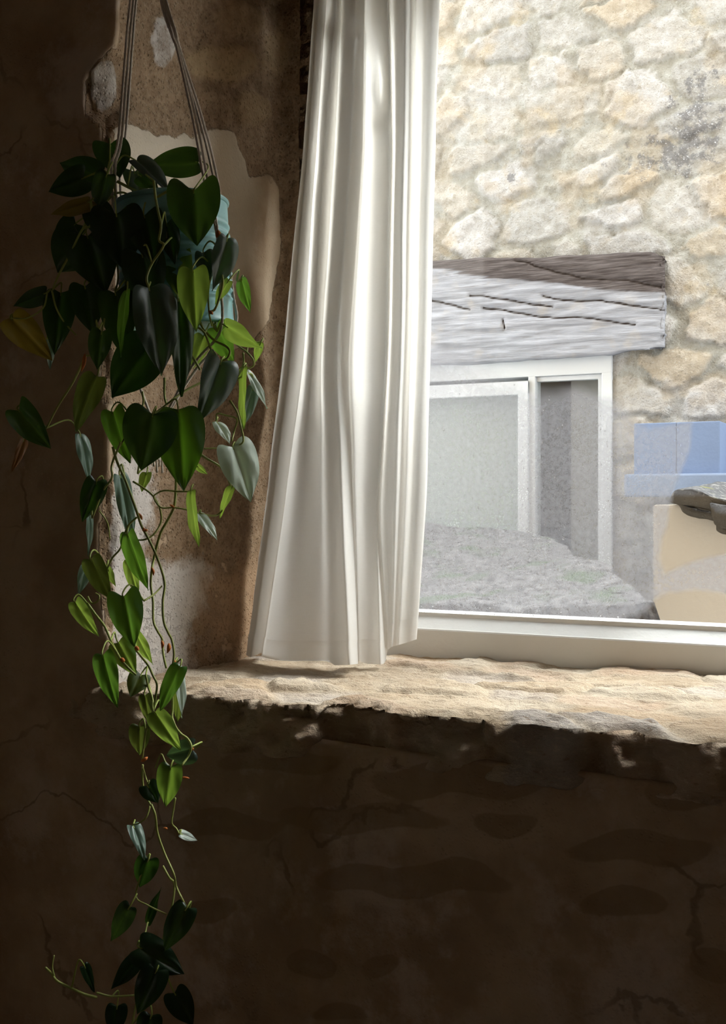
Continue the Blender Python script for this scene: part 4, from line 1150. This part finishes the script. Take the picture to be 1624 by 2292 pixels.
allpix = np.vstack([a for a, b in vine_pts]); allw = np.vstack([b for a, b in vine_pts])
def leaf_mesh(B, T, wpx, kind, depth, roll, fold, lobe, seed):
    L = float(np.linalg.norm(T - B)); d = (T - B) / L
    toc = -B / np.linalg.norm(B)
    if kind in 'GPT': roll = abs(roll) + (18 if kind == 'G' else 8)
    if kind in 'LMVOKN' and wpx < 90: roll = -abs(roll) - 8
    roll = max(-58, min(58, roll))
    n = toc - d * (toc @ d); n /= np.linalg.norm(n)
    s = np.cross(d, n)
    a = math.radians(roll)
    s, n = s * math.cos(a) + n * math.sin(a), n * math.cos(a) - s * math.sin(a)
    Wd = min(wpx * depth / F / max(0.35, abs(math.cos(a)) * math.cos(math.atan(fold) * 0.6)), L * 1.15 + 0.005)
    r = random.Random(seed)
    bend = r.uniform(0.04, 0.12); wav = r.uniform(0.0, 0.03); ph = r.uniform(0, 6)
    nt, nw = 26, 17
    V, C, G, Fc = [], [], [], []
    body, streak, glow = [np.array(x) for x in LC[kind]]
    off = r.uniform(-0.25, 0.25); wid = r.uniform(0.12, 0.34) if kind in 'VOLGKN' else 0.12
    for i in range(nt):
        t = (i / (nt - 1)) ** 1.25
        pr = (max(t, 1e-4) ** 0.42) * ((1 - t) ** 0.95) * (1 - 0.25 * t ** 4) / 0.437
        pr = max(pr, 0.012)
        for j in range(nw):
            w = 2 * j / (nw - 1) - 1
            aw = abs(w)
            x = w * Wd / 2 * pr
            y = L * (t - lobe * 5.8 * aw ** 1.6 * math.sqrt(t) * (1 - t) ** 4.5)
            z = fold * aw * Wd / 2 * pr * (1 - 0.45 * aw) - bend * L * t * t
            z += wav * L * math.sin(ph + 7 * t + 2 * w) * aw + 0.010 * L * aw * math.cos(9 * aw - 14 * t)
            z -= 0.05 * L * aw ** 2 * (1 - t) ** 3 * (lobe / 0.2)
            z += 0.075 * Wd * math.sin(math.pi * min(1, aw * 1.05)) * pr * (1 - 0.4 * t) - 0.008 * L * math.exp(-(w / 0.07) ** 2)
            z += 0.006 * Wd * math.sin(16 * t - 9 * aw) * math.sin(math.pi * aw)
            V.append(B + d * y + s * x + n * z)
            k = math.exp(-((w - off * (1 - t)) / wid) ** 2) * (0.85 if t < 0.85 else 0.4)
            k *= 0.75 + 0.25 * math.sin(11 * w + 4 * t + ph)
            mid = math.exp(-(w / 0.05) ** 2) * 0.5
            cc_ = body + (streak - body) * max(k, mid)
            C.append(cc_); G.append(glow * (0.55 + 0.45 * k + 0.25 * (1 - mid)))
    for i in range(nt - 1):
        for j in range(nw - 1):
            Fc.append((i * nw + j, i * nw + j + 1, (i + 1) * nw + j + 1, (i + 1) * nw + j))
    return np.array(V), Fc, np.array(C), np.array(G)
for k, (bu, bv, tu, tv, w, kind, dep, roll, fold, lobe) in enumerate(LEAVES):
    r = random.Random(100 + k)
    B = PT(bu, bv, dep); T = PT(tu, tv, dep + r.uniform(-0.022, 0.012))
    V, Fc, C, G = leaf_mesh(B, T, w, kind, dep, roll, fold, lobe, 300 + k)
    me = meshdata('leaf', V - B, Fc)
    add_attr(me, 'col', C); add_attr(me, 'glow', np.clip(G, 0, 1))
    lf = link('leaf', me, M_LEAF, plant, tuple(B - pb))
    if kind in 'PYB':
        lf['label'] = {'P': 'leaf painted pale green for its window sheen', 'Y': 'yellowing leaf', 'B': 'dry brown leaf'}[kind]
    # its stalk, to the nearest vine
    dd = np.hypot(allpix[:, 0] - bu, allpix[:, 1] - bv)
    m = int(np.argmin(dd))
    if dd[m] < 6:
        end = B + (allw[m] - B)
    elif dd[m] < 130:
        end = allw[m]
    else:
        end = B - (T - B) * 0.5 + np.array([0, 0.02, 0.01])
    d = (T - B) / np.linalg.norm(T - B)
    ln = np.linalg.norm(end - B)
    mid = B - d * min(ln * 0.45, 0.012) + (end - B) * 0.35 + np.array([0, 0.004, 0.004])
    q = catmull([B + d * 0.004, B - d * min(0.004, ln * 0.3), mid, end], 16)
    V, Fc = tube(q, np.linspace(0.0009, 0.0012, len(q)), 6)
    link('leaf_stalk', meshdata('leaf_stalk', np.array(V) - B, Fc), M_STALK, lf)

SHEATHS = [(190, 792, 182, 832, 1.343, 3.2), (488, 516, 484, 532, 1.345, 3.6), (466, 696, 476, 704, 1.365, 2.6), (308, 1148, 318, 1164, 1.378, 2.4), (316, 1180, 326, 1192, 1.375, 2.6), (330, 1186, 318, 1188, 1.372, 2.2),
           (339, 1270, 343, 1288, 1.385, 2.4), (362, 1434, 362, 1452, 1.39, 2.6), (378, 1440, 374, 1462, 1.39, 3.4), (302, 1448, 308, 1456, 1.375, 3.6), (270, 1474, 276, 1482, 1.38, 3.6), (388, 1476, 391, 1488, 1.38, 2.0),
           (316, 1704, 330, 1694, 1.385, 3.0), (426, 1672, 431, 1680, 1.385, 2.4), (406, 1740, 424, 1742, 1.40, 1.6), (560, 832, 562, 838, 1.43, 2.4), (380, 1130, 390, 1138, 1.385, 2.0), (312, 440, 322, 448, 1.37, 2.4), (366, 1853, 374, 1856, 1.39, 1.8)]
for (a, b, c, d, t, rr) in SHEATHS:
    q = catmull([PT(a, b, t), PT((a + c) / 2 + 2, (b + d) / 2, t - 0.002), PT(c, d, t)], 9)
    V, Fc = tube(q, 0.001 * rr * 0.8 * np.array([.35, .7, .95, 1, 1, .9, .7, .45, .15]), 6)
    tag(link('leaf_sheath', meshdata('leaf_sheath', np.array(V) - pb, Fc), M_SHEATH, plant), 'dry orange brown sheath')
